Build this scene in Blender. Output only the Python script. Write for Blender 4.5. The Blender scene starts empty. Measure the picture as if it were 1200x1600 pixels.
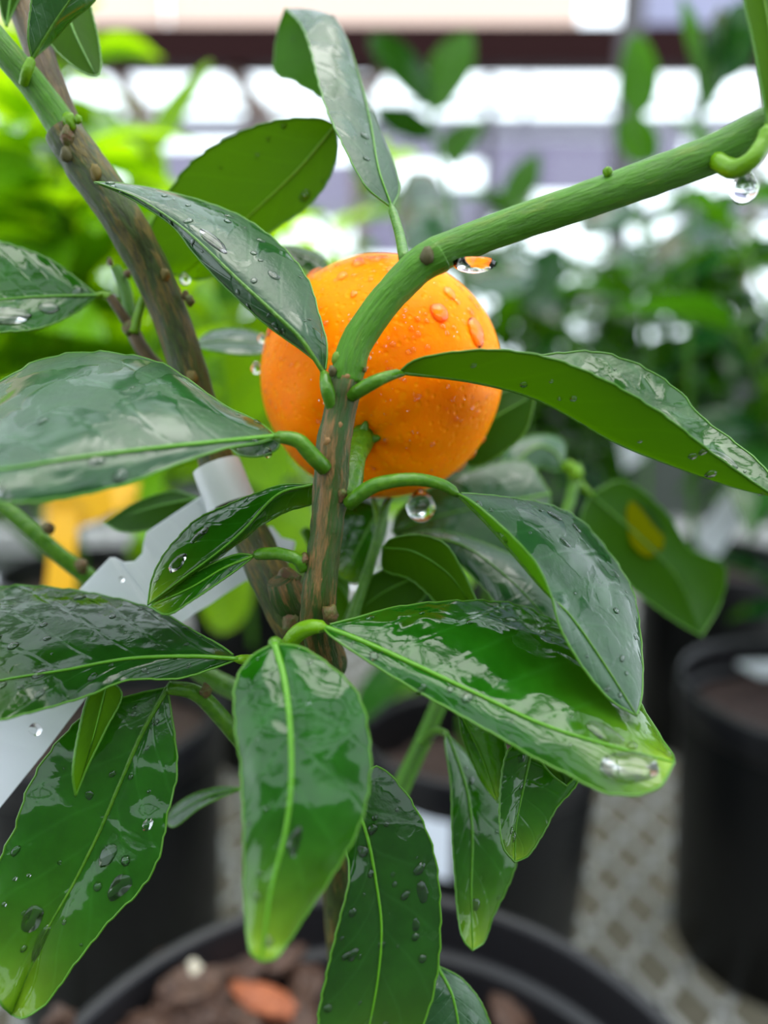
import bpy, bmesh, math, random
from mathutils import Vector, Matrix, noise
C = bpy.context.scene.collection
SC = bpy.context.scene
R = math.radians
# ------------------------------------------------------------------ camera, sky, exposure
CAMZ, PITCH, F = 1.25, math.atan(300/1200), 1200.0
cam_d = bpy.data.cameras.new('camera'); cam = bpy.data.objects.new('camera', cam_d); C.objects.link(cam)
cam.location = (0, 0, CAMZ); cam.rotation_euler = (math.pi/2-PITCH, 0, 0)
cam_d.sensor_width = 36; cam_d.lens = 27; cam_d.clip_start = .01; cam_d.clip_end = 60
cam_d.dof.use_dof = True; cam_d.dof.focus_distance = .134; cam_d.dof.aperture_fstop = 5.7
SC.camera = cam
w = bpy.data.worlds.new('sky'); SC.world = w; w.use_nodes = True
bg = w.node_tree.nodes['Background']; bg.inputs[0].default_value = (.82, .91, 1, 1); bg.inputs[1].default_value = 2.2
sd = bpy.data.lights.new('sun', 'SUN'); sd.energy = 3.0; sd.angle = R(52); sd.color = (1, .95, .86)
so = bpy.data.objects.new('sun', sd); C.objects.link(so)
so.rotation_euler = Vector((-.14, .0, -.98)).to_track_quat('-Z', 'Y').to_euler()
SC.view_settings.view_transform = 'Standard'; SC.view_settings.look = 'None'
SC.view_settings.gamma = 1; SC.view_settings.use_curve_mapping = False
SC.view_settings.exposure = 0.75
# ------------------------------------------------------------------ helpers
RT = Vector((1, 0, 0)); FW = Vector((0, math.cos(PITCH), -math.sin(PITCH))); UP = Vector((0, math.sin(PITCH), math.cos(PITCH)))
CAM = Vector((0, 0, CAMZ))
def P(x, y, d):                                   # photo position at depth d (cm) -> point in the room
    d = d/100
    return CAM + FW*d + RT*((x-600)/F*d) + UP*((800-y)/F*d)
def Pr(x, y):
    return (FW + RT*((x-600)/F) + UP*((800-y)/F)).normalized()
def link(o, parent=None):
    C.objects.link(o)
    if parent: o.parent = parent
    return o
def tag(o, label=None, cat=None, group=None, kind=None):
    if label: o['label'] = label
    if cat: o['category'] = cat
    if group: o['group'] = group
    if kind: o['kind'] = kind
    return o
def empty(name, label, cat, loc=(0, 0, 0), group=None):
    o = bpy.data.objects.new(name, None); o.location = loc; o.empty_display_size = .02; C.objects.link(o)
    return tag(o, label, cat, group)
def mesh(name, verts, faces, mats, parent=None, smooth=True, uvs=None, mi=None):
    me = bpy.data.meshes.new(name); me.from_pydata([tuple(v) for v in verts], [], faces)
    for m in (mats if isinstance(mats, (list, tuple)) else [mats]): me.materials.append(m)
    if smooth: me.polygons.foreach_set('use_smooth', [True]*len(me.polygons))
    if mi: me.polygons.foreach_set('material_index', mi)
    if uvs:
        l = me.uv_layers.new(name='UVMap'); fl = []
        for lp in me.loops: fl += uvs[lp.vertex_index]
        l.data.foreach_set('uv', fl)
    me.update()
    o = bpy.data.objects.new(name, me)
    link(o, parent)
    if parent:                                    # vertices are given in room space
        o.matrix_parent_inverse = Matrix.Translation(-world_loc(parent))
    return o
def world_loc(o):
    p = o.location.copy()
    while o.parent:
        p = o.matrix_parent_inverse @ p
        o = o.parent; p = p + o.location
    return p
def cr(pts, n):                                   # Catmull-Rom through tuples, n samples, arc-length based
    pts = [Vector(p) for p in pts]
    if len(pts) == 2: return [pts[0].lerp(pts[1], i/(n-1)) for i in range(n)]
    k = [0]
    for a, b in zip(pts, pts[1:]): k.append(k[-1]+max((b-a).length, 1e-7))
    out = []; j = 0
    for i in range(n):
        t = k[-1]*i/(n-1)
        while j < len(pts)-2 and t > k[j+1]: j += 1
        f = (t-k[j])/(k[j+1]-k[j]); h = k[j+1]-k[j]
        p1, p2 = pts[j], pts[j+1]
        m1 = (p2-pts[j-1])/(k[j+1]-k[j-1])*h if j > 0 else (p2-p1)
        m2 = (pts[j+2]-p1)/(k[j+2]-k[j])*h if j < len(pts)-2 else (p2-p1)
        f2, f3 = f*f, f*f*f
        out.append(p1*(2*f3-3*f2+1)+m1*(f3-2*f2+f)+p2*(3*f2-2*f3)+m2*(f3-f2))
    return out
def tube_data(path, radii, n=12, rough=0, seed=0, cap=True):
    m = len(path); V = []; UV = []; Fc = []
    T0 = (path[1]-path[0]).normalized()
    nrm = T0.orthogonal().normalized(); L = 0
    for i, p in enumerate(path):
        T = (path[min(i+1, m-1)]-path[max(i-1, 0)]).normalized()
        nrm = (nrm-T*nrm.dot(T)).normalized(); bn = T.cross(nrm)
        if i: L += (p-path[i-1]).length
        for a in range(n):
            th = 2*math.pi*a/n; r = radii[i]
            if rough:
                q = Vector((math.cos(th)*1.3, math.sin(th)*1.3, L*420))
                r *= 1+rough*(noise.noise(q+Vector((seed*7.1, 0, 0)))+.5*noise.noise(Vector((math.cos(th)*4, math.sin(th)*4, L*160+seed))))
            V.append(p+nrm*(math.cos(th)*r)+bn*(math.sin(th)*r)); UV.append((a/n, L*100))
    for i in range(m-1):
        for a in range(n):
            b = (a+1) % n
            Fc.append((i*n+a, i*n+b, (i+1)*n+b, (i+1)*n+a))
    if cap:
        for i, s in ((0, -1), (m-1, 1)):
            T = (path[i]-path[i-s]).normalized()
            V.append(path[i]+T*radii[i]*.35); UV.append((0, 0)); c = len(V)-1
            for a in range(n):
                b = (a+1) % n
                Fc.append((i*n+b, i*n+a, c) if s < 0 else (i*n+a, i*n+b, c))
    return V, Fc, UV
def tube(name, pts, mat, parent, samples=24, n=12, rough=0, seed=0):   # pts: (x,y,d_cm,r_cm) in photo coordinates
    q = cr([(*P(x, y, d), r) for x, y, d, r in pts], samples)
    V, Fc, UV = tube_data([Vector(v[:3]) for v in q], [max(v[3], .004)/100 for v in q], n, rough, seed)
    return mesh(name, V, Fc, mat, parent, uvs=UV)
def merge(parts):
    V, Fc, UV = [], [], []
    for v, f, u in parts:
        o = len(V); V += v; UV += u; Fc += [tuple(i+o for i in g) for g in f]
    return V, Fc, UV
def box_data(lo, hi, M=None):
    vs = [Vector((x, y, z)) for x in (lo[0], hi[0]) for y in (lo[1], hi[1]) for z in (lo[2], hi[2])]
    if M: vs = [M @ v for v in vs]
    return vs, [(0, 1, 3, 2), (4, 6, 7, 5), (0, 4, 5, 1), (2, 3, 7, 6), (0, 2, 6, 4), (1, 5, 7, 3)], [(0, 0)]*8
def lathe(prof, c, n=64):
    V = []; Fc = []; UV = []
    for i, (r, z) in enumerate(prof):
        for a in range(n):
            th = 2*math.pi*a/n; V.append(Vector((c[0]+r*math.cos(th), c[1]+r*math.sin(th), c[2]+z))); UV.append((a/n, z))
    for i in range(len(prof)-1):
        for a in range(n):
            b = (a+1) % n; Fc.append((i*n+a, i*n+b, (i+1)*n+b, (i+1)*n+a))
    return V, Fc, UV
# ------------------------------------------------------------------ materials
def new_mat(name):
    m = bpy.data.materials.new(name); m.use_nodes = True; nt = m.node_tree
    b = nt.nodes['Principled BSDF']; return m, nt, b
def nd(nt, t, **kw):
    n = nt.nodes.new(t)
    for k, v in kw.items():
        if k.startswith('i_'):
            key = k[2:]; n.inputs[int(key) if key.isdigit() else key.replace('_', ' ')].default_value = v
        else: setattr(n, k, v)
    return n
def ramp(nt, src, stops):
    r = nt.nodes.new('ShaderNodeValToRGB'); e = r.color_ramp.elements
    while len(e) < len(stops): e.new(.5)
    for x, (p, c) in zip(e, stops): x.position = p; x.color = (*c, 1) if len(c) == 3 else c
    nt.links.new(src, r.inputs[0]); return r.outputs[0]
def mth(nt, op, a, b=None, c=None):
    n = nt.nodes.new('ShaderNodeMath'); n.operation = op
    for i, v in enumerate((a, b, c)):
        if v is None: continue
        if isinstance(v, (int, float)): n.inputs[i].default_value = v
        else: nt.links.new(v, n.inputs[i])
    return n.outputs[0]
def mixc(nt, f, a, b):
    n = nt.nodes.new('ShaderNodeMix'); n.data_type = 'RGBA'
    for i, v in ((0, f), (6, a), (7, b)):
        if isinstance(v, (int, float)): n.inputs[i].default_value = v
        elif isinstance(v, tuple): n.inputs[i].default_value = (*v, 1)
        else: nt.links.new(v, n.inputs[i])
    return n.outputs[2]
def noi(nt, vec, scale, detail=3, rough=.5, dist=0):
    n = nd(nt, 'ShaderNodeTexNoise', i_Scale=scale, i_Detail=detail, i_Roughness=rough, i_Distortion=dist)
    if vec is not None: nt.links.new(vec, n.inputs[0])
    return n.outputs[0]
def simple(name, col, rough=.5, spec=.5, metal=0, bump=0, scale=200, col2=None, trans=0):
    m, nt, b = new_mat(name)
    b.inputs['Base Color'].default_value = (*col, 1); b.inputs['Roughness'].default_value = rough
    b.inputs['Specular IOR Level'].default_value = spec; b.inputs['Metallic'].default_value = metal
    tc = nd(nt, 'ShaderNodeTexCoord'); f = noi(nt, tc.outputs['Object'], scale, 4)
    if col2: nt.links.new(mixc(nt, ramp(nt, f, [(.35, (0, 0, 0)), (.65, (1, 1, 1))]), col, col2), b.inputs['Base Color'])
    if bump:
        bp = nd(nt, 'ShaderNodeBump', i_Strength=bump, i_Distance=.001); nt.links.new(f, bp.inputs['Height']); nt.links.new(bp.outputs[0], b.inputs['Normal'])
    if trans:
        t = nd(nt, 'ShaderNodeBsdfTranslucent', i_Color=(*col, 1)); mx = nd(nt, 'ShaderNodeMixShader', i_Fac=trans)
        nt.links.new(b.outputs[0], mx.inputs[1]); nt.links.new(t.outputs[0], mx.inputs[2])
        nt.links.new(mx.outputs[0], nt.nodes['Material Output'].inputs[0])
    return m
def leaf_mat(name, dark, light, under, through, wet=.5, seed=0., hero=True, tfac=.5, yellow=0., wavy=6., rough=.25, ior=1.39):
    m, nt, b = new_mat(name); out = nt.nodes['Material Output']
    tc = nd(nt, 'ShaderNodeTexCoord'); uv = tc.outputs['UV']
    pos = nd(nt, 'ShaderNodeNewGeometry')
    mp = nd(nt, 'ShaderNodeMapping'); mp.inputs['Location'].default_value = (seed, seed*.7, 0); nt.links.new(pos.outputs['Position'], mp.inputs[0])
    p = mp.outputs[0]
    sx = nd(nt, 'ShaderNodeSeparateXYZ'); nt.links.new(uv, sx.inputs[0])
    au = mth(nt, 'ABSOLUTE', sx.outputs[0])
    # side veins leaving the midrib at a slant
    f = mth(nt, 'SUBTRACT', mth(nt, 'MULTIPLY', sx.outputs[1], 7.), mth(nt, 'MULTIPLY', mth(nt, 'POWER', au, .8), 1.7))
    f = mth(nt, 'ADD', f, mth(nt, 'MULTIPLY', noi(nt, p, 90, 1), .35))
    tri = mth(nt, 'ABSOLUTE', mth(nt, 'SUBTRACT', mth(nt, 'FRACT', f), .5))
    vein = ramp(nt, tri, [(.0, (1, 1, 1)), (.09, (0, 0, 0))])
    n1 = noi(nt, p, 170, 4, .6)
    col = mixc(nt, ramp(nt, n1, [(.3, (0, 0, 0)), (.7, (1, 1, 1))]), dark, light)
    col = mixc(nt, mth(nt, 'MULTIPLY', vein, .16), col, tuple(min(1, 1.7*c+.01) for c in light))
    if yellow:
        y = mth(nt, 'MULTIPLY', mth(nt, 'POWER', sx.outputs[1], 8.), yellow)
        col = mixc(nt, y, col, (.22, .36, .02))
    nt.links.new(col, b.inputs['Base Color'])
    wetn = mth(nt, 'ADD', noi(nt, p, 95, 3, .55, .6), mth(nt, 'MULTIPLY', sx.outputs[1], .12))
    wm = ramp(nt, wetn, [(.60-.22*wet, (0, 0, 0)), (.64-.22*wet, (1, 1, 1))])
    rg = mth(nt, 'ADD', mth(nt, 'MULTIPLY', wm, -.24), mth(nt, 'ADD', rough, mth(nt, 'MULTIPLY', n1, .14)))
    nt.links.new(rg, b.inputs['Roughness'])
    b.inputs['IOR'].default_value = ior if hero else 1.28
    if hero:
        h = mth(nt, 'ADD', mth(nt, 'MULTIPLY', noi(nt, p, 800, 2, .5), mth(nt, 'SUBTRACT', .6, mth(nt, 'MULTIPLY', wm, .5))), mth(nt, 'MULTIPLY', wm, .5))
        h = mth(nt, 'ADD', h, mth(nt, 'MULTIPLY', noi(nt, p, 115, 1.5, .4, .5), wavy))
        h = mth(nt, 'SUBTRACT', h, mth(nt, 'MULTIPLY', vein, .16))
        bp = nd(nt, 'ShaderNodeBump', i_Strength=.7, i_Distance=.0003); nt.links.new(h, bp.inputs['Height'])
        nt.links.new(bp.outputs[0], b.inputs['Normal'])
    tt = nd(nt, 'ShaderNodeBsdfTranslucent', i_Color=(*through, 1))
    mt = nd(nt, 'ShaderNodeMixShader', i_Fac=.18); nt.links.new(b.outputs[0], mt.inputs[1]); nt.links.new(tt.outputs[0], mt.inputs[2])
    u = nd(nt, 'ShaderNodeBsdfPrincipled', i_Roughness=.5); u.inputs['Specular IOR Level'].default_value = .12
    ucol = mixc(nt, ramp(nt, n1, [(.3, (0, 0, 0)), (.7, (1, 1, 1))]), under, tuple(c*1.25 for c in under))
    nt.links.new(ucol, u.inputs['Base Color'])
    tcol = mixc(nt, mth(nt, 'MULTIPLY', vein, .3), through, tuple(min(1, c*1.3) for c in through))
    tu = nd(nt, 'ShaderNodeBsdfTranslucent'); nt.links.new(tcol, tu.inputs[0])
    if hero:
        bu = nd(nt, 'ShaderNodeBump', i_Strength=.4, i_Distance=.00015); nt.links.new(noi(nt, p, 600, 3), bu.inputs['Height']); nt.links.new(bu.outputs[0], u.inputs['Normal'])
    mu = nd(nt, 'ShaderNodeMixShader', i_Fac=tfac); nt.links.new(u.outputs[0], mu.inputs[1]); nt.links.new(tu.outputs[0], mu.inputs[2])
    mx = nd(nt, 'ShaderNodeMixShader'); nt.links.new(pos.outputs['Backfacing'], mx.inputs[0])
    nt.links.new(mt.outputs[0], mx.inputs[1]); nt.links.new(mu.outputs[0], mx.inputs[2])
    nt.links.new(mx.outputs[0], out.inputs[0])
    return m
def bark_mat(name, base, streak, dark, amount=.5, wetness=.35):
    m, nt, b = new_mat(name)
    tc = nd(nt, 'ShaderNodeTexCoord'); sx = nd(nt, 'ShaderNodeSeparateXYZ'); nt.links.new(tc.outputs['UV'], sx.inputs[0])
    th = mth(nt, 'MULTIPLY', sx.outputs[0], 2*math.pi)
    cx = nd(nt, 'ShaderNodeCombineXYZ')
    nt.links.new(mth(nt, 'COSINE', th), cx.inputs[0]); nt.links.new(mth(nt, 'SINE', th), cx.inputs[1]); nt.links.new(mth(nt, 'MULTIPLY', sx.outputs[1], .55), cx.inputs[2])
    v = cx.outputs[0]
    a = noi(nt, v, 1.6, 5, .62, .3); fi = noi(nt, v, 5, 5, .65, .4)
    col = mixc(nt, ramp(nt, a, [(.60-.25*amount, (0, 0, 0)), (.66-.22*amount, (1, 1, 1))]), base, streak)
    col = mixc(nt, ramp(nt, fi, [(.38, (.85, .85, .85)), (.58, (0, 0, 0))]), col, dark)
    nt.links.new(col, b.inputs['Base Color']); b.inputs['Specular IOR Level'].default_value = .25
    nt.links.new(ramp(nt, fi, [(.3, (wetness,)*3), (.7, (wetness+.35,)*3)]), b.inputs['Roughness'])
    bp = nd(nt, 'ShaderNodeBump', i_Strength=.8, i_Distance=.0006); nt.links.new(mth(nt, 'ADD', fi, a), bp.inputs['Height']); nt.links.new(bp.outputs[0], b.inputs['Normal'])
    return m
def water_mat():
    m, nt, b = new_mat('water')
    b.inputs['Base Color'].default_value = (1, 1, 1, 1); b.inputs['Roughness'].default_value = 0.0
    b.inputs['Transmission Weight'].default_value = 1; b.inputs['IOR'].default_value = 1.33
    return m
def glass_mat():
    m, nt, b = new_mat('pane_glass')
    t = nd(nt, 'ShaderNodeBsdfTransparent', i_Color=(.95, .97, .96, 1)); g = nd(nt, 'ShaderNodeBsdfGlossy', i_Roughness=.05)
    fr = nd(nt, 'ShaderNodeFresnel', i_IOR=1.3); mx = nd(nt, 'ShaderNodeMixShader')
    nt.links.new(fr.outputs[0], mx.inputs[0]); nt.links.new(t.outputs[0], mx.inputs[1]); nt.links.new(g.outputs[0], mx.inputs[2])
    nt.links.new(mx.outputs[0], nt.nodes['Material Output'].inputs[0]); return m
def peel_mat():
    m, nt, b = new_mat('orange_peel')
    tc = nd(nt, 'ShaderNodeTexCoord'); o = tc.outputs['Object']
    n1 = noi(nt, o, 70, 4, .6)
    col = mixc(nt, ramp(nt, n1, [(.3, (0, 0, 0)), (.7, (1, 1, 1))]), (1., .20, .0), (1., .25, .0))
    vo = nd(nt, 'ShaderNodeTexVoronoi', i_Scale=620.); vo.feature = 'SMOOTH_F1'; nt.links.new(o, vo.inputs[0])
    spots = ramp(nt, vo.outputs[0], [(.08, (1, 1, 1)), (.34, (0, 0, 0))])
    col = mixc(nt, mth(nt, 'MULTIPLY', spots, .22), col, (1, .40, .0))
    nt.links.new(col, b.inputs['Base Color'])
    b.inputs['Specular IOR Level'].default_value = .04; b.inputs['Subsurface Weight'].default_value = .85; b.inputs['Subsurface Radius'].default_value = (1, .35, .05); b.inputs['Subsurface Scale'].default_value = .007
    b.inputs['Roughness'].default_value = .36; b.inputs['Coat Weight'].default_value = .0; b.inputs['Coat Roughness'].default_value = .12
    h = mth(nt, 'ADD', mth(nt, 'MULTIPLY', spots, -.6), mth(nt, 'MULTIPLY', noi(nt, o, 260, 3), 1.3))
    bp = nd(nt, 'ShaderNodeBump', i_Strength=.6, i_Distance=.0004); nt.links.new(h, bp.inputs['Height']); nt.links.new(bp.outputs[0], b.inputs['Normal'])
    nt.links.new(bp.outputs[0], b.inputs['Coat Normal'])
    return m
LM = {
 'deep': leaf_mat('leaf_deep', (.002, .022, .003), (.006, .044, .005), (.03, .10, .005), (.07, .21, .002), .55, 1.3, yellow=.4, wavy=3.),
 'wetg': leaf_mat('leaf_wet', (.003, .043, .0012), (.008, .075, .003), (.03, .11, .005), (.08, .25, .002), .95, 2.7, yellow=.85),
 'blue': leaf_mat('leaf_waxy', (.006, .040, .011), (.012, .062, .014), (.022, .085, .004), (.045, .15, .001), .30, 5.1, wavy=2.2, rough=.34, ior=1.5),
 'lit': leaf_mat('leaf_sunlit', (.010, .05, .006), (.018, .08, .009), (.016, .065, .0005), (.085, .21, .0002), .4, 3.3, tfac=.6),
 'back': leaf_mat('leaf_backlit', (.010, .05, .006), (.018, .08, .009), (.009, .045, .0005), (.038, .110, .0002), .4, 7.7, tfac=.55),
}
BGM = [
 leaf_mat('leaf_far_dark', (.004, .032, .007), (.008, .052, .010), (.012, .060, .003), (.038, .145, .002), .5, .4, False),
 leaf_mat('leaf_far_mid', (.007, .040, .006), (.013, .06, .008), (.02, .075, .003), (.055, .18, .002), .5, .9, False),
 leaf_mat('leaf_far_bright', (.05, .15, .004), (.08, .20, .006), (.10, .22, .003), (.34, .60, .002), .5, .2, False, .6),
]
M_vein = simple('midrib_green', (.060, .20, .004), .32, .3, bump=.2, scale=900)
M_margin = simple('margin_green', (.07, .22, .008), .3, .5, trans=.3)
M_pet = simple('petiole_green', (.032, .115, .002), .32, .3, bump=.3, scale=700, col2=(.055, .15, .004))
M_petl = simple('petiole_lime', (.12, .28, .003), .3, .3, bump=.3, scale=700, trans=.25)
M_stem = bark_mat('green_stem_bark', (.050, .17, .003), (.09, .18, .010), (.034, .12, .002), .15, .25)
M_node = bark_mat('striped_bark', (.016, .056, .003), (.17, .092, .028), (.045, .05, .010), .50, .3)
M_trunk = bark_mat('trunk_bark', (.034, .058, .007), (.105, .080, .014), (.014, .020, .004), .40, .3)
M_tan = bark_mat('tan_bark', (.12, .082, .032), (.06, .055, .018), (.04, .022, .008), .4, .3)
M_bud = simple('bud_brown', (.10, .05, .02), .5, .3, bump=.6, scale=800, col2=(.06, .08, .012))
def bead_mat():
    m, nt, b = new_mat('bead_water')
    t = nd(nt, 'ShaderNodeBsdfTransparent', i_Color=(1, 1, 1, 1)); g = nd(nt, 'ShaderNodeBsdfGlossy', i_Roughness=.03)
    rf = nd(nt, 'ShaderNodeBsdfRefraction', i_Roughness=0., i_IOR=1.33)
    m1 = nd(nt, 'ShaderNodeMixShader', i_Fac=.15); nt.links.new(t.outputs[0], m1.inputs[1]); nt.links.new(rf.outputs[0], m1.inputs[2])
    fr = nd(nt, 'ShaderNodeFresnel', i_IOR=1.4); mx = nd(nt, 'ShaderNodeMixShader')
    nt.links.new(fr.outputs[0], mx.inputs[0]); nt.links.new(m1.outputs[0], mx.inputs[1]); nt.links.new(g.outputs[0], mx.inputs[2])
    nt.links.new(mx.outputs[0], nt.nodes['Material Output'].inputs[0]); return m
M_bead = bead_mat(); M_water = water_mat(); M_glass = glass_mat(); M_peel = peel_mat()
M_white = simple('white_vinyl', (.78, .80, .84), .28, .5, bump=.08, scale=400, trans=.4)
M_yellow = simple('yellow_vinyl', (.75, .42, .005), .35, .5, trans=.3)
M_pot = simple('black_plastic', (.004, .0045, .005), .42, .22, bump=.15, scale=300)
M_rim = simple('black_plastic_rim', (.006, .006, .0075), .36, .38, bump=.1, scale=300)
M_soil = simple('potting_mix', (.008, .006, .005), .8, .15, bump=.9, scale=350, col2=(.03, .018, .014))
M_soilf = simple('far_potting_mix', (.04, .025, .023), .8, .3, bump=.9, scale=250, col2=(.085, .055, .05))
M_chip = simple('bark_chip', (.025, .013, .009), .55, .3, bump=.9, scale=450, col2=(.07, .035, .022))
M_chipr = simple('red_bark_chip', (.28, .085, .035), .6, .3, bump=.8, scale=350, col2=(.19, .055, .025))
M_chipw = simple('pale_perlite', (.36, .33, .26), .7, .3, bump=.6, scale=600)
M_steel = simple('galvanised_steel', (.34, .35, .34), .5, .4, .2, bump=.3, scale=200, col2=(.24, .25, .24))
M_floor = simple('concrete_floor', (.035, .033, .02), .8, .2, bump=.4, scale=30, col2=(.055, .05, .035))
M_beam = simple('dark_red_beam', (.022, .008, .008), .7, .05, bump=.3, scale=40)
M_bar = simple('grey_bar', (.28, .27, .33), .5, .4)
M_dark = simple('dark_pole', (.07, .065, .07), .5, .4)
M_brown = simple('brown_brace', (.22, .15, .12), .6, .3)
M_poly = simple('cream_polycarbonate', (.70, .59, .53), .5, .4, trans=.85)
M_lav = simple('lavender_polycarbonate', (.42, .42, .50), .5, .4, trans=.85)
# ------------------------------------------------------------------ room shell: floor, back wall with glazing
o = mesh('floor', *box_data((-4, -1.5, -.05), (4, 3.6, 0))[:2], M_floor, smooth=False); tag(o, 'olive grey concrete greenhouse floor', kind='structure')
YW = 3.0
def zpx(py, y=YW): return CAMZ + y*math.tan(math.atan((800-py)/1200)-PITCH)
def xpx(px, py, y=YW):
    v = Pr(px, py); return v.x/v.y*y
def wallbox(name, x0, x1, p0, p1, m, dy=(0, .05), parent=None, kind=None, lab=None):
    v, f, u = box_data((x0, YW+dy[0], zpx(p1)), (x1, YW+dy[1], zpx(p0)))
    o = mesh(name, v, f, m, parent, False)
    if kind: tag(o, lab, kind=kind)
    return o
wb = wallbox('wall_back', -3.2, 3.2, 560, 900, simple('back_wall_paint', (.03, .04, .03), .7), (.0, .06), kind='structure', lab='low dark back wall of the greenhouse')
tag(wallbox('trim_1', -3.2, 3.2, 68, 126, M_beam, (-.18, -.06)), 'dark red brown beam across the back of the greenhouse', kind='structure')
v, f, u = box_data((-4, -1.6, 0), (4, -1.5, 2.05)); tag(mesh('light_block_wall', v, f, simple('light_block_paint', (.20, .20, .185), .7), None, False), 'plain grey unseen wall added behind the viewer to block light', kind='structure')  # unseen wall added to cut the light from behind the camera
roof = bpy.data.objects.new('ceiling', None); C.objects.link(roof); tag(roof, 'white painted rafters of the glazed greenhouse roof', kind='structure')
M_raft = simple('rafter_paint', (.35, .34, .33), .6)
for i in range(9): mesh('rafter', *box_data((-3.2, -1.5+i*.55, 2.75), (3.2, -1.42+i*.55, 2.85))[:2], M_raft, roof, False)
for i in range(8): mesh('glazing_bar', *box_data((-2.8+i*.8, -1.5, 2.85), (-2.76+i*.8, 3.0, 2.9))[:2], M_raft, roof, False)
# panels above the beam
up = bpy.data.objects.new('wall_upper', None); C.objects.link(up); tag(up, 'cream and lavender translucent sheets above the beam', kind='structure')
seam = [-3.2, -1.75, -.75, xpx(906, 30)]
for a, b_ in zip(seam, seam[1:]): wallbox('panel', a+.006, b_-.006, -330, 70, M_poly, (-.02, .0), up)
wallbox('panel', xpx(1004, 30), 2.0, -330, 70, M_lav, (-.02, .0), up); wallbox('panel', 2.01, 3.2, -330, 70, M_lav, (-.02, .0), up)
# glazing below the beam: rails, mullions, panes
win = bpy.data.objects.new('window_1', None); C.objects.link(win); tag(win, 'wide glazed back window with grey rails and brown bars', kind='structure')
for p0, p1 in ((164, 169), (186, 216), (322, 344), (410, 430)):
    wallbox('rail', -3.2, 3.2, p0, p1, M_bar, (-.03, .02), win)
for px, wd, m in ((20, 7, M_bar), (212, 14, M_brown), (393, 14, M_brown), (560, 20, M_brown), (760, 13, M_dark), (816, 5, M_bar), (1075, 7, M_bar), (1180, 16, M_brown)):
    xa, xb = xpx(px-wd/2, 250), xpx(px+wd/2, 250); wallbox('mullion', xa, xb, 126, 470, m, (-.045, -.015), win)
xs = [-3.2]+[xpx(p, 250) for p in (20, 212, 393, 560, 760, 1075, 1180)]+[3.2]
for a, b_ in zip(xs, xs[1:]): wallbox('pane', a, b_, 126, 560, M_glass, (.022, .026), win)
M_dim = simple('dimming_lavender_sheet', (.36, .33, .40), .5, .3, trans=.9)  # added sheets that dim the overbright glazing in patches, not real panes
for a, b_, p0, p1 in ((0, 1, 226, 300), (1, 2, 216, 262), (1, 2, 300, 412), (2, 3, 230, 322), (3, 4, 250, 330), (4, 5, 216, 250), (4, 5, 290, 400), (5, 6, 216, 300), (6, 7, 220, 262), (0, 1, 344, 420), (6, 7, 300, 420), (2, 3, 344, 380)):
    wallbox('dimming_sheet', xs[a]+.01, xs[b_]-.01, p0, p1, M_dim, (.030, .034), win)
for i, (xa, ya, xb, yb) in enumerate(((360, 110, 440, 215), (190, 120, 260, 215), (600, 120, 540, 200))):
    a = Vector((xpx(xa, ya), YW-.09, zpx(ya))); b_ = Vector((xpx(xb, yb), YW-.09, zpx(yb)))
    v, f, u = tube_data([a, a.lerp(b_, .5), b_], [.028]*3, 8); mesh('brace', v, f, M_brown, win, uvs=u)
v, f, u = tube_data([Vector((xpx(972, 250, 2.4), 2.4, z)) for z in (0, 1, 2, 3)], [.034]*4, 14); tag(mesh('trim_2', v, f, M_dark, uvs=u), 'thin dark upright pole at the back', kind='structure')
# ------------------------------------------------------------------ leaf builder (all foreground leaves)
RNG = random.Random(4)
def vec3(p): return P(*p)
LEAVES = {}
def lens(c, nrm, rad, h, seed=0, n=14, rings=4, stretch=1., ax=None):
    """a low drop of water sitting on a surface"""
    nrm = nrm.normalized(); t = (ax-nrm*ax.dot(nrm)).normalized() if ax else nrm.orthogonal().normalized(); b = nrm.cross(t)
    V = []; Fc = []
    for i in range(rings+1):
        f = i/rings; ang = f*math.pi/2
        for a in range(n):
            th = 2*math.pi*a/n
            q = rad*math.cos(ang)*(1+.22*noise.noise(Vector((math.cos(th)*1.2+seed, math.sin(th)*1.2, seed*3.3)))*(1 if i < rings else 0))
            if i == rings: q = 0
            V.append(c+t*(math.cos(th)*q*stretch)+b*(math.sin(th)*q)+nrm*(h*math.sin(ang)-h*.12))
    for i in range(rings):
        for a in range(n):
            bb = (a+1) % n; Fc.append((i*n+a, i*n+bb, (i+1)*n+bb, (i+1)*n+a))
    Fc.append(tuple(reversed(range(n))))
    return V, Fc, [(0, 0)]*len(V)
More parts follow.
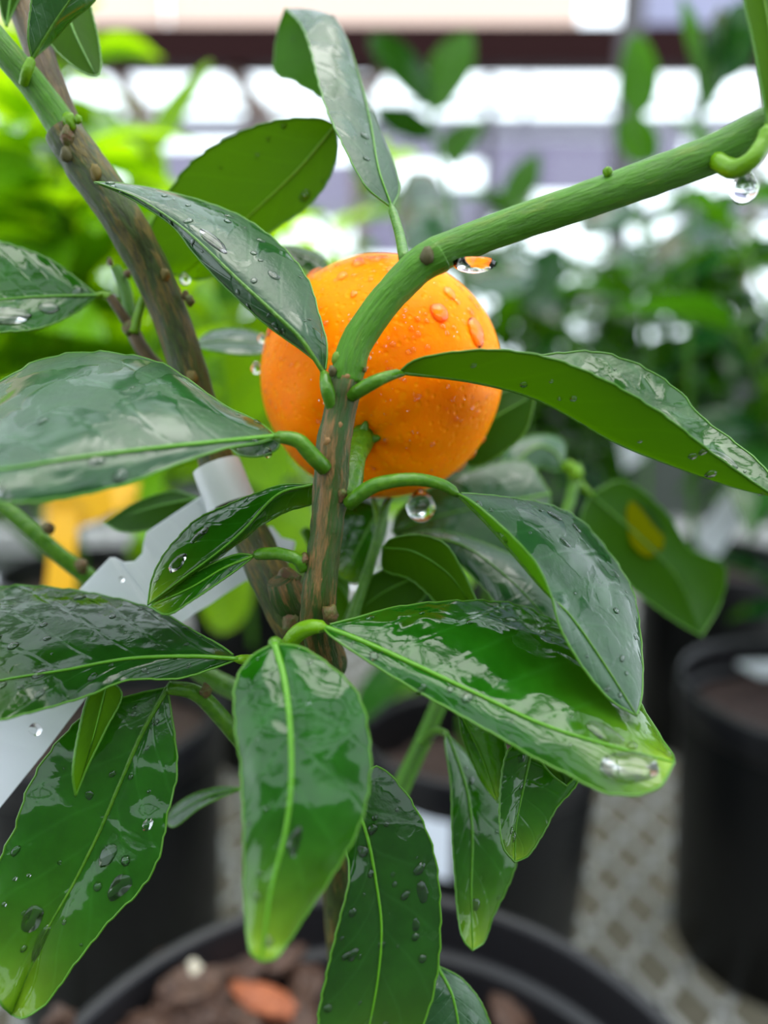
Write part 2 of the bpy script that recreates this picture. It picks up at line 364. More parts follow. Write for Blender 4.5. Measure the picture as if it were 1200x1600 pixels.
def leaf(parent, M, A, B, mat, face='top', ref='both', bulge=.06, smooth=False, pet=None, petm=None, rib=.055, nt=64, nu=7, wave=.35, teeth=1., drops=0, name='leaf', seed=0, margin=True, ribm=None, key=None, veins=True):
    n = nt+1
    m = [Vector(v) for v in cr([vec3(p) for p in M], n)]
    a = [Vector(v) for v in cr([vec3(p) for p in [M[0]]+A+[M[-1]]], n)]
    b = [Vector(v) for v in cr([vec3(p) for p in [M[0]]+B+[M[-1]]], n)]
    rows = []
    Lm = sum((m[i+1]-m[i]).length for i in range(nt))
    for i in range(n):
        T = (m[min(i+1, nt)]-m[max(i-1, 0)]).normalized()
        rows.append([T, m[i], a[i], b[i]])
    # orientation: top normal = cross(T, A-M) or the reverse
    s = 0
    for T, mm, aa, bb in rows:
        na = T.cross(aa-mm) if ref != 'B' else Vector(); nb = T.cross(mm-bb) if ref != 'A' else Vector()
        s += (na+nb).dot(CAM-mm)
    sg = 1 if s > 0 else -1
    if face == 'under': sg = -sg
    V = []; UV = []
    for i, (T, mm, aa, bb) in enumerate(rows):
        t = i/nt
        row = []
        wd = ((aa-mm).length+(bb-mm).length)/2
        for j in range(-nu, nu+1):
            sj = abs(j)/nu; e = aa if j < 0 else bb
            hv = e-mm; N = (T.cross(hv) if j < 0 else -T.cross(hv))*sg
            N = N.normalized() if N.length > 1e-9 else Vector()
            if abs(j) == nu and teeth:
                saw = (t*16+seed*.3) % 1.0
                e2 = mm+hv*(1+teeth*.032*(saw-.5)*min(1, 8*t*(1-t)*2))
                hv = e2-mm
            if smooth:
                q = j/nu
                p = mm+(bb-aa)*(.5*q)+((aa+bb)*.5-mm)*(q*q)
                if abs(j) == nu: p = mm+hv
            else:
                p = mm+hv*sj
            p = p+N*(bulge*hv.length*4*sj*(1-sj))
            w_ = noise.noise(Vector((t*4.2+seed*3.7, j/nu*1.6+seed, seed*.9)))
            w2 = noise.noise(Vector((t*13+seed, j/nu*3.+seed*2, 5.)))
            p = p+N*((w_*.05+w2*.018)*wave*wd*math.sin(math.pi*min(1, max(0, t)))*(.25+sj))
            row.append(p)
        for j, p in enumerate(row): V.append(p); UV.append(((j-nu)/nu, t))
    W = 2*nu+1; Fc = []
    for i in range(nt):
        for j in range(W-1):
            q = (i*W+j, i*W+j+1, (i+1)*W+j+1, (i+1)*W+j)
            Fc.append(q)
    # check winding
    c0 = len(Fc)//2; tot = 0
    for k in range(0, len(Fc), 7):
        q = Fc[k]; nn = (V[q[1]]-V[q[0]]).cross(V[q[3]]-V[q[0]]); i = q[0]//W; j = q[0] % W
        T, mm, aa, bb = rows[i]; ref_n = (T.cross(aa-mm) if j < nu else T.cross(mm-bb))*sg
        tot += nn.dot(ref_n)
    if tot < 0: Fc = [tuple(reversed(q)) for q in Fc]
    ob = mesh(name, V, Fc, mat, parent, uvs=UV)
    def N_at(i, j):
        i = max(1, min(nt-1, i)); j = max(1, min(W-2, j))
        nn = (V[i*W+j+1]-V[i*W+j-1]).cross(V[(i+1)*W+j]-V[(i-1)*W+j])
        T, mm, aa, bb = rows[i]; rn = (T.cross(aa-bb))*sg
        if nn.dot(rn) < 0: nn = -nn
        return nn.normalized()
    # midrib
    if rib:
        path = [V[i*W+nu]+N_at(i, nu)*(.00012) for i in range(n)]
        v, f, u = tube_data(path, [rib/100*.68*(1-.72*(i/nt)) for i in range(n)], 8); mesh('midrib', v, f, ribm or M_vein, ob, uvs=u)
    if margin:
        pth = [V[i*W] for i in range(n)]+[V[i*W+W-1] for i in range(n-2, 0, -1)]
        v, f, u = tube_data(pth, [.00020]*len(pth), 5, cap=False); mesh('leaf_margin', v, f, M_margin, ob, uvs=u)
    if pet:
        q = cr([(*P(x, y, d), r) for x, y, d, r in pet], 18)
        path = [Vector(x[:3]) for x in q]; path[-1] = m[1].copy(); rr = [x[3]/100 for x in q]; rr[-1] = rib/100*.7
        v, f, u = tube_data(path, rr, 10); mesh('petiole', v, f, petm or M_pet, ob, uvs=u)
    if drops:
        rg = random.Random(seed*13+5); parts = []; big = []
        for k in range(drops):
            i = rg.randint(3, nt-3); j = rg.randint(1, W-2)
            rad = rg.choice((.00025, .0003, .0004, .0005, .0007))*rg.uniform(.8, 1.3)
            d = lens(V[i*W+j], N_at(i, j), rad, rad*.55, seed=k*1.7, n=9, rings=3, stretch=rg.uniform(1, 1.8))
            (big if rad > .00062 else parts).append(d)
        for d in big: mesh('water_drop', d[0], d[1], M_bead, ob)
        if parts:
            v, f, u = merge(parts); tag(mesh('small_drops', v, f, M_bead, ob), kind='stuff')
    if key: LEAVES[key] = (ob, V, W, nt, nu, N_at)
    return ob
def puddle(key, t, u, rad, h=.4, stretch=1.3, seed=1, name='water_drop'):
    ob, V, W, nt, nu, N_at = LEAVES[key]
    i = int(t*nt); j = int(round(nu+u*nu)); i2 = min(nt, i+1)
    ax = V[i2*W+j]-V[i*W+j]
    d = lens(V[i*W+j], N_at(i, j), rad/100, rad/100*h, seed, 18, 4, stretch, ax); mesh(name, d[0], d[1], M_bead, ob)
def hang(c, r, parent, stretch=1.25):             # a drop that hangs from its top point
    V = []; Fc = []; n, k = 20, 14
    for i in range(k+1):
        ph = math.pi*i/k
        rr = math.sin(ph)*(1-.35*math.cos(ph/1.0)*(1 if ph < math.pi/2 else 0)); z = math.cos(ph)*stretch
        for a in range(n):
            th = 2*math.pi*a/n; V.append(c+Vector((rr*math.cos(th), rr*math.sin(th), z-stretch*.75))*r)
    for i in range(k):
        for a in range(n): b = (a+1) % n; Fc.append((i*n+b, i*n+a, (i+1)*n+a, (i+1)*n+b))
    return mesh('water_drop', V, Fc, M_water, parent)
def blob(c, rad, seed, amp=.35, sq=(1, 1, 1), n=10, k=7, M=None):
    V = []; Fc = []
    for i in range(k+1):
        ph = math.pi*i/k
        for a in range(n):
            th = 2*math.pi*a/n; v = Vector((math.sin(ph)*math.cos(th), math.sin(ph)*math.sin(th), math.cos(ph)))
            q = 1+amp*noise.noise(v*1.4+Vector((seed*5.3, seed, 0))); v = Vector((v.x*sq[0], v.y*sq[1], v.z*sq[2]))*q*rad
            V.append(c+(M @ v if M else v))
    for i in range(k):
        for a in range(n): b = (a+1) % n; Fc.append((i*n+b, i*n+a, (i+1)*n+a, (i+1)*n+b))
    return V, Fc, [(0, 0)]*len(V)
# ------------------------------------------------------------------ the mandarin
FC = P(595, 592, 16.2); FR = .0253
axis = (P(556, 712, 14.0)-FC).normalized()        # stalk end looks towards the camera, low left
fruit = empty('mandarin_orange', 'ripe orange mandarin beaded with water hanging behind the green branch', 'fruit', FC)
rotf = axis.to_track_quat('Z', 'Y').to_matrix()
def fruit_r(v):                                    # v unit in fruit frame (z = stalk end)
    p = math.acos(max(-1, min(1, v.z)))
    r = 1-.035*math.cos(p)**2
    r -= .10*math.exp(-(p/.28)**2)-.012*math.exp(-((p-.5)/.25)**2)
    r -= .03*math.exp(-((math.pi-p)/.3)**2)
    az = math.atan2(v.y, v.x)
    r += .010*math.cos(8*az)*math.exp(-((p-.45)/.3)**2)
    return r*(1+.018*noise.noise(v*2.2+Vector((3, 1, 7))))
V = []; Fc = []; n, k = 96, 72
for i in range(k+1):
    ph = math.pi*i/k
    for a in range(n):
        th = 2*math.pi*a/n; v = Vector((math.sin(ph)*math.cos(th), math.sin(ph)*math.sin(th), math.cos(ph)))
        V.append(FC+rotf @ (v*fruit_r(v)*FR))
for i in range(k):
    for a in range(n): b = (a+1) % n; Fc.append((i*n+a, (i+1)*n+a, (i+1)*n+b, i*n+b))
peel = mesh('peel', V, Fc, M_peel, fruit)
# calyx star and stalk
cal = []
base = FC+axis*(FR*.885)
for kx in range(5):
    a = 2*math.pi*kx/5; d = (rotf @ Vector((math.cos(a), math.sin(a), 0)))
    p0, p1, p2 = base+axis*.0006, base+d*.0022+axis*.0005, base+d*.0036-axis*.0001
    cal.append(tube_data([Vector(q) for q in cr([p0, p1, p2], 8)], [.0010, .0012, .0012, .0012, .0010, .0008, .0006, .0003], 8))
cal.append(blob(base+axis*.0006, .0026, 3, .15))
v, f, u = merge(cal); mesh('calyx', v, f, M_pet, fruit)
pth = cr([base, P(550, 735, 13.55), P(543, 765, 13.35), P(533, 778, 13.25)], 12)
v, f, u = tube_data([Vector(q) for q in pth], [.0024]*3+[.0021]*5+[.0022, .0023, .0023, .0023], 12, .1); mesh('stalk', v, f, M_pet, fruit, uvs=u)
def on_fruit(px, py):
    d = Pr(px, py); oc = CAM-FC; b = oc.dot(d); c = oc.length_squared-FR*FR
    q = b*b-c
    if q <= 0: pt = CAM+d*(-b)
    else: pt = CAM+d*(-b-math.sqrt(q))
    v = (rotf.transposed() @ (pt-FC)).normalized()
    return FC+rotf @ (v*fruit_r(v)*FR), (rotf @ v)
for i, (px, py, r, st) in enumerate(((688, 487, 15, 1.15), (745, 518, 17, 1.5), (703, 457, 11, 1.1), (534, 430, 9, 1.2), (640, 432, 9, 1.1), (715, 470, 6, 1), (735, 485, 7, 1), (655, 520, 5, 1), (610, 420, 7, 1), (560, 410, 10, 1.4), (585, 405, 9, 1), (490, 425, 13, 1.3), (420, 518, 8, 1), (413, 545, 7, 1), (765, 560, 8, 1.2), (668, 500, 4, 1), (700, 520, 4, 1), (590, 455, 5, 1), (552, 458, 6, 1.3), (715, 655, 5, 1.2), (735, 600, 4, 1), (760, 690, 6, 1.2), (742, 715, 8, 1.3), (725, 735, 9, 1.4), (430, 640, 4, 1), (422, 600, 3, 1), (700, 640, 3, 1), (660, 585, 5, 1.2))):
    c, nn = on_fruit(px, py); r_ = r*.148/1200*1.0
    d = lens(c, nn, r_, r_*.55, i*2.3, 16, 4, st, UP); mesh('water_drop', d[0], d[1], M_bead, fruit)
rg = random.Random(11); parts = []
for i in range(300):
    px, py = rg.uniform(405, 785), 395+390*rg.random()**1.5
    if (px-595)**2+(py-592)**2 > 186**2: continue
    c, nn = on_fruit(px, py); r_ = rg.choice((1.5, 2, 2.6, 3.4, 4.6))*.148/1200
    parts.append(lens(c, nn, r_, r_*.6, i, 8, 3))
for i in range(70):                                # fringe of beads along the top skyline
    a = R(rg.uniform(20, 165)); px, py = 595+188*math.cos(a), 592-190*math.sin(a)
    c, nn = on_fruit(px, py); r_ = rg.uniform(2, 5)*.158/1200; parts.append(lens(c, nn, r_, r_*.8, i+300, 9, 3))
v, f, u = merge(parts); tag(mesh('small_drops', v, f, M_bead, fruit), kind='stuff')
hang(P(658, 777, 15.6)+Vector((0, 0, .0009)), .0030, fruit, 1.15)
for px, py, r in ((400, 575, .0011), (409, 530, .0009)): hang(P(px, py-8, 16.0), r, fruit)
# ------------------------------------------------------------------ the citrus tree in front
tree = empty('citrus_tree', 'glossy wet citrus tree with striped bark carrying the orange mandarin', 'tree', P(570, 1995, 21.4))
trunk = tube('trunk', [(570, 2010, 21.4, .52), (556, 1700, 18.6, .46), (535, 1400, 16.6, .42), (518, 1200, 15.6, .40), (492, 1050, 14.9, .41), (446, 950, 14.7, .42), (398, 850, 15.2, .38), (346, 745, 15.6, .36), (314, 640, 15.6, .36), (286, 550, 15.5, .37), (246, 445, 15.3, .38), (190, 340, 15.0, .40), (138, 265, 14.9, .41), (98, 205, 14.8, .36)], M_trunk, tree, 90, 20, .09, 1)
br = tube('branch', [(118, 240, 14.9, .33), (92, 190, 14.8, .30), (50, 130, 14.6, .27), (0, 72, 14.4, .27), (-80, -20, 14.2, .26)], M_stem, tree, 30, 16, .05, 2)
tube('branch', [(125, 250, 15.0, .33), (98, 180, 15.1, .29), (68, 100, 15.2, .28), (38, 20, 15.4, .28), (8, -60, 15.6, .27)], M_tan, tree, 30, 16, .08, 3)
stem = tube('branch', [(515, 1040, 14.6, .34), (500, 985, 13.7, .33), (499, 930, 13.2, .30), (508, 850, 13.1, .28), (516, 770, 13.1, .30), (521, 700, 13.0, .29), (532, 640, 13.0, .28), (541, 590, 12.9, .28)], M_node, tree, 50, 18, .10, 4)
tube('branch', [(541, 597, 12.9, .27), (546, 570, 12.9, .285), (560, 530, 12.9, .275), (598, 475, 12.9, .275), (650, 420, 12.9, .29), (680, 400, 12.9, .315), (705, 388, 12.9, .29), (800, 352, 12.9, .29), (900, 318, 12.8, .30), (1000, 283, 12.7, .30), (1100, 246, 12.6, .31), (1200, 200, 12.5, .33), (1300, 160, 12.4, .33)], M_stem, tree, 70, 18, .05, 5)
tube('twig', [(385, 1170, 14.9, .15), (345, 1120, 14.4, .16), (310, 1085, 14.1, .15), (262, 1074, 13.9, .12)], M_pet, tree)
tube('twig', [(-20, 770, 16.5, .18), (40, 820, 16.5, .17), (90, 865, 16.6, .18), (150, 912, 16.8, .20), (230, 985, 16.8, .2), (330, 1060, 16.5, .22), (470, 1120, 15.6, .24)], M_pet, tree, 30)
tube('twig', [(318, 640, 15.9, .13), (285, 600, 15.9, .16), (246, 575, 15.8, .15), (222, 545, 15.7, .15), (205, 512, 15.7, .13), (190, 490, 15.6, .10), (172, 463, 15.5, .10)], M_tan, tree, 26, 12, .1, 7)
tube('twig', [(208, 515, 15.9, .10), (196, 455, 16.0, .13), (180, 418, 16.0, .10)], M_stem, tree, 14)
tube('twig', [(208, 520, 15.6, .12), (216, 492, 15.6, .09), (224, 466, 15.6, .08)], M_petl, tree, 12)
tube('twig', [(540, 1000, 15.6, .14), (566, 920, 15.9, .12), (585, 860, 16.0, .11), (600, 800, 16.2, .10), (610, 780, 16.3, .07)], M_pet, tree, 20)
tube('twig', [(592, 830, 16.1, .07), (588, 800, 16.2, .06), (583, 780, 16.3, .05)], M_petl, tree, 10)
tube('twig', [(585, 1350, 17.6, .2), (625, 1235, 18.5, .22), (660, 1160, 18.8, .2), (690, 1090, 19, .2), (720, 1000, 19, .18)], M_stem, tree, 24)
tube('twig', [(720, 1010, 19, .16), (830, 900, 19.6, .15), (885, 800, 20, .14), (900, 745, 20.2, .14), (905, 725, 20.2, .08)], M_pet, tree, 24)
# buds, scars and knots
for i, (px, py, d, r, m) in enumerate(((110, 190, 14.45, .13, M_petl), (122, 187, 14.4, .07, M_petl), (105, 214, 14.45, .14, M_bud), (103, 242, 14.45, .12, M_tan), (297, 470, 15.2, .09, M_bud), (290, 462, 15.2, .08, M_bud), (172, 410, 15.9, .07, M_bud), (199, 428, 15.9, .08, M_bud), (128, 884, 16.5, .15, M_bud), (322, 1080, 13.95, .11, M_bud), (76, 826, 16.3, .12, M_bud), (516, 958, 12.95, .13, M_bud), (452, 905, 14.3, .2, M_bud), (668, 400, 12.6, .12, M_tan), (675, 388, 12.7, .08, M_petl), (950, 268, 12.5, .07, M_petl), (519, 580, 12.65, .07, M_tan), (535, 775, 12.9, .1, M_bud), (505, 722, 12.75, .08, M_bud), (570, 578, 12.75, .04, M_bud), (568, 597, 12.75, .05, M_bud), (455, 975, 14.3, .18, M_bud), (477, 875, 13.0, .09, M_bud), (202, 515, 15.6, .13, M_bud), (900, 742, 20.1, .2, M_petl), (529, 562, 12.75, .10, M_stem), (556, 566, 12.72, .09, M_stem), (540, 590, 12.68, .08, M_node), (512, 690, 12.8, .10, M_node), (530, 665, 12.78, .08, M_node), (500, 905, 12.95, .12, M_node), (258, 430, 15.0, .10, M_trunk), (300, 590, 15.2, .11, M_trunk), (150, 270, 14.5, .12, M_trunk))):
    v, f, u = blob(P(px, py, d), r/100, i*1.9, .5, (1, .8, 1.2)); mesh('bud', v, f, m, tree)
v, f, u = tube_data([P(466, 960, 14.6), P(447, 925, 14.4), P(440, 905, 14.3)], [.0036, .0035, .0030], 14, .1); mesh('cut_stub', v, f, M_node, tree, uvs=u)
# ---- leaves of the tree in front. Each: midrib M, edges A and B as (photo x, photo y, depth in cm)
def L(M, A, B, mat, **k):
    k.setdefault('seed', len(tree.children)*.71)
    return leaf(tree, M, A, B, LM[mat], **k)
def dd(pts, ds):                                   # give (x,y) points a depth ramp
    n = len(pts)
    if isinstance(ds, (int, float)): ds = (ds, ds)
    q = cr([(d, 0, 0) for d in ds], n) if len(ds) > 1 else [(ds[0], 0, 0)]*n
    return [(x, y, q[i][0]) for i, (x, y) in enumerate(pts)]
# curled leaf standing on the branch at the top
L([(612, 325, 14.2), (592, 268, 14.4), (578, 190, 15.2), (558, 110, 16.0), (530, 42, 16.6), (490, 20, 17.0), (446, 13, 17.3)],
  [(572, 292, 14.0), (535, 225, 14.2), (512, 175, 14.6), (500, 135, 15.0), (487, 85, 15.6), (471, 40, 16.3)],
  [(624, 290, 15.0), (604, 230, 15.8), (560, 175, 16.6), (500, 150, 17.0), (455, 124, 17.2), (430, 114, 17.4), (434, 50, 17.5)], 'blue', ref='A', smooth=True, bulge=.0, rib=.03, wave=.5, drops=10,
  pet=[(632, 405, 13.0, .10), (624, 365, 13.7, .09), (612, 325, 14.2, .08)], key='curl')
# backlit leaf behind it
L(dd([(524, 196), (470, 260), (410, 318), (350, 372), (284, 432)], (15.7, 16.4)),
  dd([(500, 186), (430, 189), (360, 214), (300, 253), (264, 300), (240, 345), (231, 390), (245, 420)], (15.6, 16.1)),
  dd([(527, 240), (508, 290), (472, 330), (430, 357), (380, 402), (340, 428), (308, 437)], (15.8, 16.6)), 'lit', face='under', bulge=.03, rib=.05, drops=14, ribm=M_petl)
hang(P(288, 428, 16.2), .0011, tree)
# leaf over the fruit's upper left
L([(508, 586, 12.9), (470, 530, 12.8), (433, 494, 12.8), (370, 436, 12.9), (310, 378, 13.1), (270, 345, 13.3), (210, 308, 13.5), (148, 285, 13.6)],
  dd([(488, 560), (416, 507), (347, 444), (303, 395), (274, 356), (230, 325), (185, 300)], (13.0, 13.5, 13.6)),
  dd([(511, 540), (498, 490), (482, 440), (440, 385), (385, 343), (320, 316), (250, 297), (190, 287)], (13.1, 14.6, 14.0)), 'blue', rib=.06, drops=34, bulge=.08,
  pet=[(522, 640, 12.9, .13), (512, 610, 12.75, .12), (508, 586, 12.9, .10)], key='over', ribm=M_pet)
# big leaf at the left edge, nearest the camera
L([(432, 682, 12.5), (350, 690, 11.9), (250, 700, 11.4), (120, 716, 10.9), (0, 735, 10.6), (-130, 735, 10.4)],
  dd([(405, 660), (350, 633), (300, 598), (250, 566), (180, 550), (110, 552), (50, 570), (0, 597), (-70, 650)], (12.9, 14.2, 13.4)),
  dd([(400, 692), (350, 702), (280, 725), (200, 755), (100, 777), (0, 787), (-70, 780)], (12.2, 10.6, 9.9)), 'blue', bulge=.07, rib=.06, drops=16, wave=.8,
  pet=[(508, 732, 12.8, .14), (488, 712, 12.6, .14), (468, 690, 12.5, .13), (432, 682, 12.5, .10)], key='left')
# folded leaf at the right showing its underside
L([(622, 583, 12.8), (740, 598, 12.9), (840, 626, 13.0), (960, 692, 13.0), (1060, 732, 12.9), (1140, 760, 12.9), (1218, 780, 12.9)],
  [(645, 564, 12.65), (700, 551, 12.4), (780, 546, 12.3), (860, 559, 12.3), (950, 597, 12.3), (1040, 650, 12.4), (1110, 705, 12.5), (1170, 748, 12.7)],
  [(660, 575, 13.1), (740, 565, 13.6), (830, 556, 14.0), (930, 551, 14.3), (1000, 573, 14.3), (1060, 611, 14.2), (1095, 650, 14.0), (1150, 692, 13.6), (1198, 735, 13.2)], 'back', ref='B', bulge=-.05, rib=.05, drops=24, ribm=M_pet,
  pet=[(548, 618, 12.8, .12), (575, 602, 12.6, .12), (600, 590, 12.6, .10), (622, 583, 12.8, .08)], key='fold')
# leaf peeping out behind the fruit
L(dd([(700, 702), (780, 648), (837, 616)], 17.0), dd([(740, 640), (780, 615), (810, 608)], 17.2), dd([(740, 728), (790, 704), (822, 672)], 16.9), 'back', face='under', rib=.05)
# big drooping leaf on the right
L([(712, 770, 12.9), (752, 810, 12.8), (785, 846, 12.7), (818, 886, 12.6), (850, 924, 12.55), (892, 965, 12.5), (945, 1040, 12.4), (994, 1118, 12.3)],
  [(738, 784, 12.6), (782, 821, 12.3), (812, 850, 12.2), (842, 886, 12.15), (862, 930, 12.15), (876, 980, 12.2), (905, 1035, 12.2), (952, 1092, 12.2)],
  dd([(745, 772), (800, 778), (860, 790), (910, 815), (950, 860), (980, 905), (993, 940), (1000, 985), (1004, 1040), (1002, 1090)], (13.3, 15.2, 14.3, 12.6)), 'blue', ref='B', bulge=.09, rib=.06, drops=22, ribm=M_pet,
  pet=[(545, 788, 12.9, .13), (568, 768, 12.7, .13), (600, 754, 12.6, .12), (650, 749, 12.6, .11), (690, 757, 12.75, .10), (712, 770, 12.9, .09)], key='droop')
# big glossy leaf in the centre
L([(503, 979, 12.7), (560, 1000, 12.5), (650, 1040, 12.3), (750, 1087, 12.1), (850, 1133, 11.9), (950, 1165, 11.8), (1053, 1192, 11.7)],
  dd([(520, 996), (580, 1036), (640, 1072), (700, 1106), (760, 1140), (830, 1181), (890, 1211), (940, 1236), (990, 1242), (1030, 1229)], (12.4, 11.7, 11.2, 11.3)),
  dd([(560, 964), (620, 948), (720, 938), (800, 941), (860, 964), (905, 992), (960, 1045), (1000, 1100), (1030, 1148), (1050, 1178)], (12.9, 14.6, 14.2, 12.4)), 'wetg', bulge=.09, rib=.075, drops=26, wave=.6,
  pet=[(448, 1012, 13.1, .15), (462, 992, 12.9, .15), (482, 981, 12.75, .14), (503, 979, 12.7, .11)], petm=M_petl, key='centre')
# hanging leaf nearest the camera
L([(429, 1006, 12.0), (444, 1060, 11.6), (453, 1130, 11.2), (455, 1220, 10.9), (446, 1300, 10.7), (424, 1390, 10.5), (408, 1502, 10.3)],
  dd([(396, 1024), (370, 1062), (366, 1120), (375, 1200), (382, 1280), (384, 1380), (386, 1450), (392, 1488)], (11.9, 11.2, 10.7, 10.3)),
  dd([(472, 1012), (522, 1046), (560, 1087), (577, 1150), (578, 1220), (562, 1290), (531, 1350), (490, 1412), (448, 1475), (430, 1497)], (11.9, 11.4, 10.8, 10.3)), 'wetg', bulge=.12, rib=.085, drops=12, wave=2.2,
  pet=[(475, 1050, 14.4, .14), (448, 1030, 13.2, .13), (432, 1008, 12.3, .12), (429, 1006, 12.0, .10)], key='hang')
# dark leaf at the left, middle height
L(dd([(372, 1030), (300, 1026), (200, 1030), (100, 1048), (0, 1064), (-90, 1090)], (13.4, 12.4)),
  dd([(340, 1042), (280, 1060), (200, 1063), (140, 1086), (70, 1106), (0, 1126), (-60, 1140)], (13.3, 12.2, 11.8)),
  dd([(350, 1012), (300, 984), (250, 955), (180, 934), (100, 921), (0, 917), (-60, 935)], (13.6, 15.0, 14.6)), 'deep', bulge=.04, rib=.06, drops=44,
  pet=[(480, 1055, 14.6, .13), (440, 1042, 14.1, .12), (400, 1033, 13.7, .11), (372, 1030, 13.4, .08)], petm=M_petl, key='midleft')
# big wet leaf hanging at the lower left
L(dd([(262, 1074), (220, 1150), (185, 1230), (150, 1310), (110, 1390), (70, 1460), (18, 1585)], (13.9, 12.9)),
  dd([(200, 1088), (140, 1112), (80, 1172), (45, 1232), (25, 1290), (0, 1340), (-30, 1420), (-25, 1500), (0, 1565)], (13.9, 13.2, 12.5)),
  dd([(264, 1090), (273, 1150), (276, 1210), (263, 1270), (250, 1340), (220, 1390), (170, 1440), (120, 1502), (70, 1570), (38, 1590)], (13.9, 13.2, 12.6)), 'wetg', bulge=.09, rib=.07, drops=24, wave=2.2, key='lowleft', ribm=M_pet)
L(dd([(168, 1060), (146, 1150), (118, 1244)], (13.1, 12.8)), dd([(140, 1085), (122, 1150), (114, 1205)], (13.0, 12.7)), dd([(190, 1085), (165, 1140), (136, 1200)], (13.2, 12.9)), 'lit', face='under', rib=.03)
L(dd([(380, 1232), (322, 1246), (258, 1284)], 15.8), dd([(340, 1231), (300, 1243), (272, 1262)], 16.0), dd([(350, 1244), (310, 1264), (272, 1292)], 15.6), 'blue', rib=.03)
# bottom centre leaf
L(dd([(546, 1236), (572, 1300), (588, 1380), (596, 1450), (590, 1530), (575, 1610), (555, 1690)], (13.0, 12.4, 12.2)),
  dd([(540, 1262), (538, 1310), (545, 1350), (545, 1380), (530, 1440), (511, 1520), (497, 1600), (508, 1660)], (13.0, 12.6, 12.0)),
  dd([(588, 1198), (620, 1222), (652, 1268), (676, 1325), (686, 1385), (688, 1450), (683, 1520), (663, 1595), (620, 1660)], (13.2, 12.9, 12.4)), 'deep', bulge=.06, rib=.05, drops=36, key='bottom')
L(dd([(682, 1508), (708, 1560), (722, 1650)], (14.5, 14.0)), dd([(668, 1550), (656, 1610)], 14.2), dd([(722, 1530), (757, 1578), (772, 1640)], 14.6), 'blue', rib=.05, bulge=.08)
# two leaves hanging under the central one
L(dd([(698, 1146), (728, 1230), (738, 1300), (736, 1390), (738, 1485)], (15.4, 14.4)), dd([(695, 1160), (703, 1215), (706, 1300), (711, 1380), (717, 1440), (724, 1468)], (15.2, 14.2)),
  dd([(745, 1195), (776, 1240), (796, 1280), (806, 1345), (790, 1392), (770, 1432), (757, 1470)], (15.6, 14.7)), 'wetg', bulge=.06, rib=.05, drops=6, wave=1.,
  pet=[(662, 1160, 18.6, .1), (680, 1143, 17, .09), (698, 1146, 15.4, .07)], key='hang2')
L(dd([(835, 1150), (818, 1230), (806, 1290), (804, 1347)], (13.9, 13.5)), dd([(796, 1170), (784, 1220), (781, 1270), (786, 1322)], (13.7, 13.3)),
  dd([(915, 1190), (898, 1230), (868, 1264), (850, 1300), (826, 1336)], (14.1, 13.6)), 'wetg', bulge=.09, rib=.04, drops=6, wave=1.)
L(dd([(715, 1105), (752, 1180), (778, 1254)], (14.6, 14.2)), dd([(722, 1150), (742, 1200), (762, 1235)], 14.5), dd([(775, 1120), (790, 1165), (788, 1220)], 14.2), 'wetg', bulge=.12, rib=.03, wave=1.4)
L(dd([(850, 1165), (872, 1195), (885, 1228)], 13.3), dd([(845, 1185), (862, 1210)], 13.3), dd([(890, 1180), (905, 1205)], 13.4), 'back', face='under', rib=.03)
# cluster between stem and drooping leaf
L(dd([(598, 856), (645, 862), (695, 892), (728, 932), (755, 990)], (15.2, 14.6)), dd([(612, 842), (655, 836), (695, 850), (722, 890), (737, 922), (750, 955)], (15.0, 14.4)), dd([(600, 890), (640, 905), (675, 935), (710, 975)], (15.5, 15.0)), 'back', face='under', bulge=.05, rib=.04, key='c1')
L(dd([(630, 836), (720, 852), (795, 905), (862, 975)], (16.2, 15.0)), dd([(680, 856), (722, 885), (760, 925), (800, 968)], (16.0, 14.9)), dd([(690, 830), (765, 852), (835, 888), (890, 950)], (16.6, 15.6)), 'blue', bulge=.08, rib=.04)
L(dd([(668, 895), (600, 925), (535, 975)], 15.9), dd([(640, 885), (600, 890), (560, 920)], 15.9), dd([(665, 930), (620, 965), (570, 990)], 15.8), 'back', face='under', rib=.04)
L(dd([(640, 890), (680, 922), (730, 965)], 16.3), dd([(640, 910), (665, 950), (690, 980)], 16.2), dd([(665, 893), (705, 920), (740, 955)], 16.4), 'blue', rib=.03)
L(dd([(860, 772), (760, 790), (680, 808), (612, 830)], (18.2, 17.4)), dd([(820, 720), (740, 735), (670, 765), (622, 800)], (18.6, 17.6)), dd([(850, 850), (760, 880), (680, 870), (630, 850)], (17.8, 17.2)), 'blue', bulge=.06, rib=.05)
L(dd([(592, 792), (565, 845), (535, 905)], (16.6, 16.2)), dd([(550, 785), (520, 835), (522, 890)], (16.6, 16.2)), dd([(605, 815), (590, 870), (560, 910)], (16.8, 16.4)), 'wetg', bulge=.1, rib=.05, wave=1.5)
L(dd([(535, 1000), (545, 940), (500, 880), (470, 830)], 16.8), dd([(520, 960), (500, 900), (480, 850)], 16.6), dd([(545, 900), (520, 850), (480, 825)], 17), 'back', face='under', rib=.04)
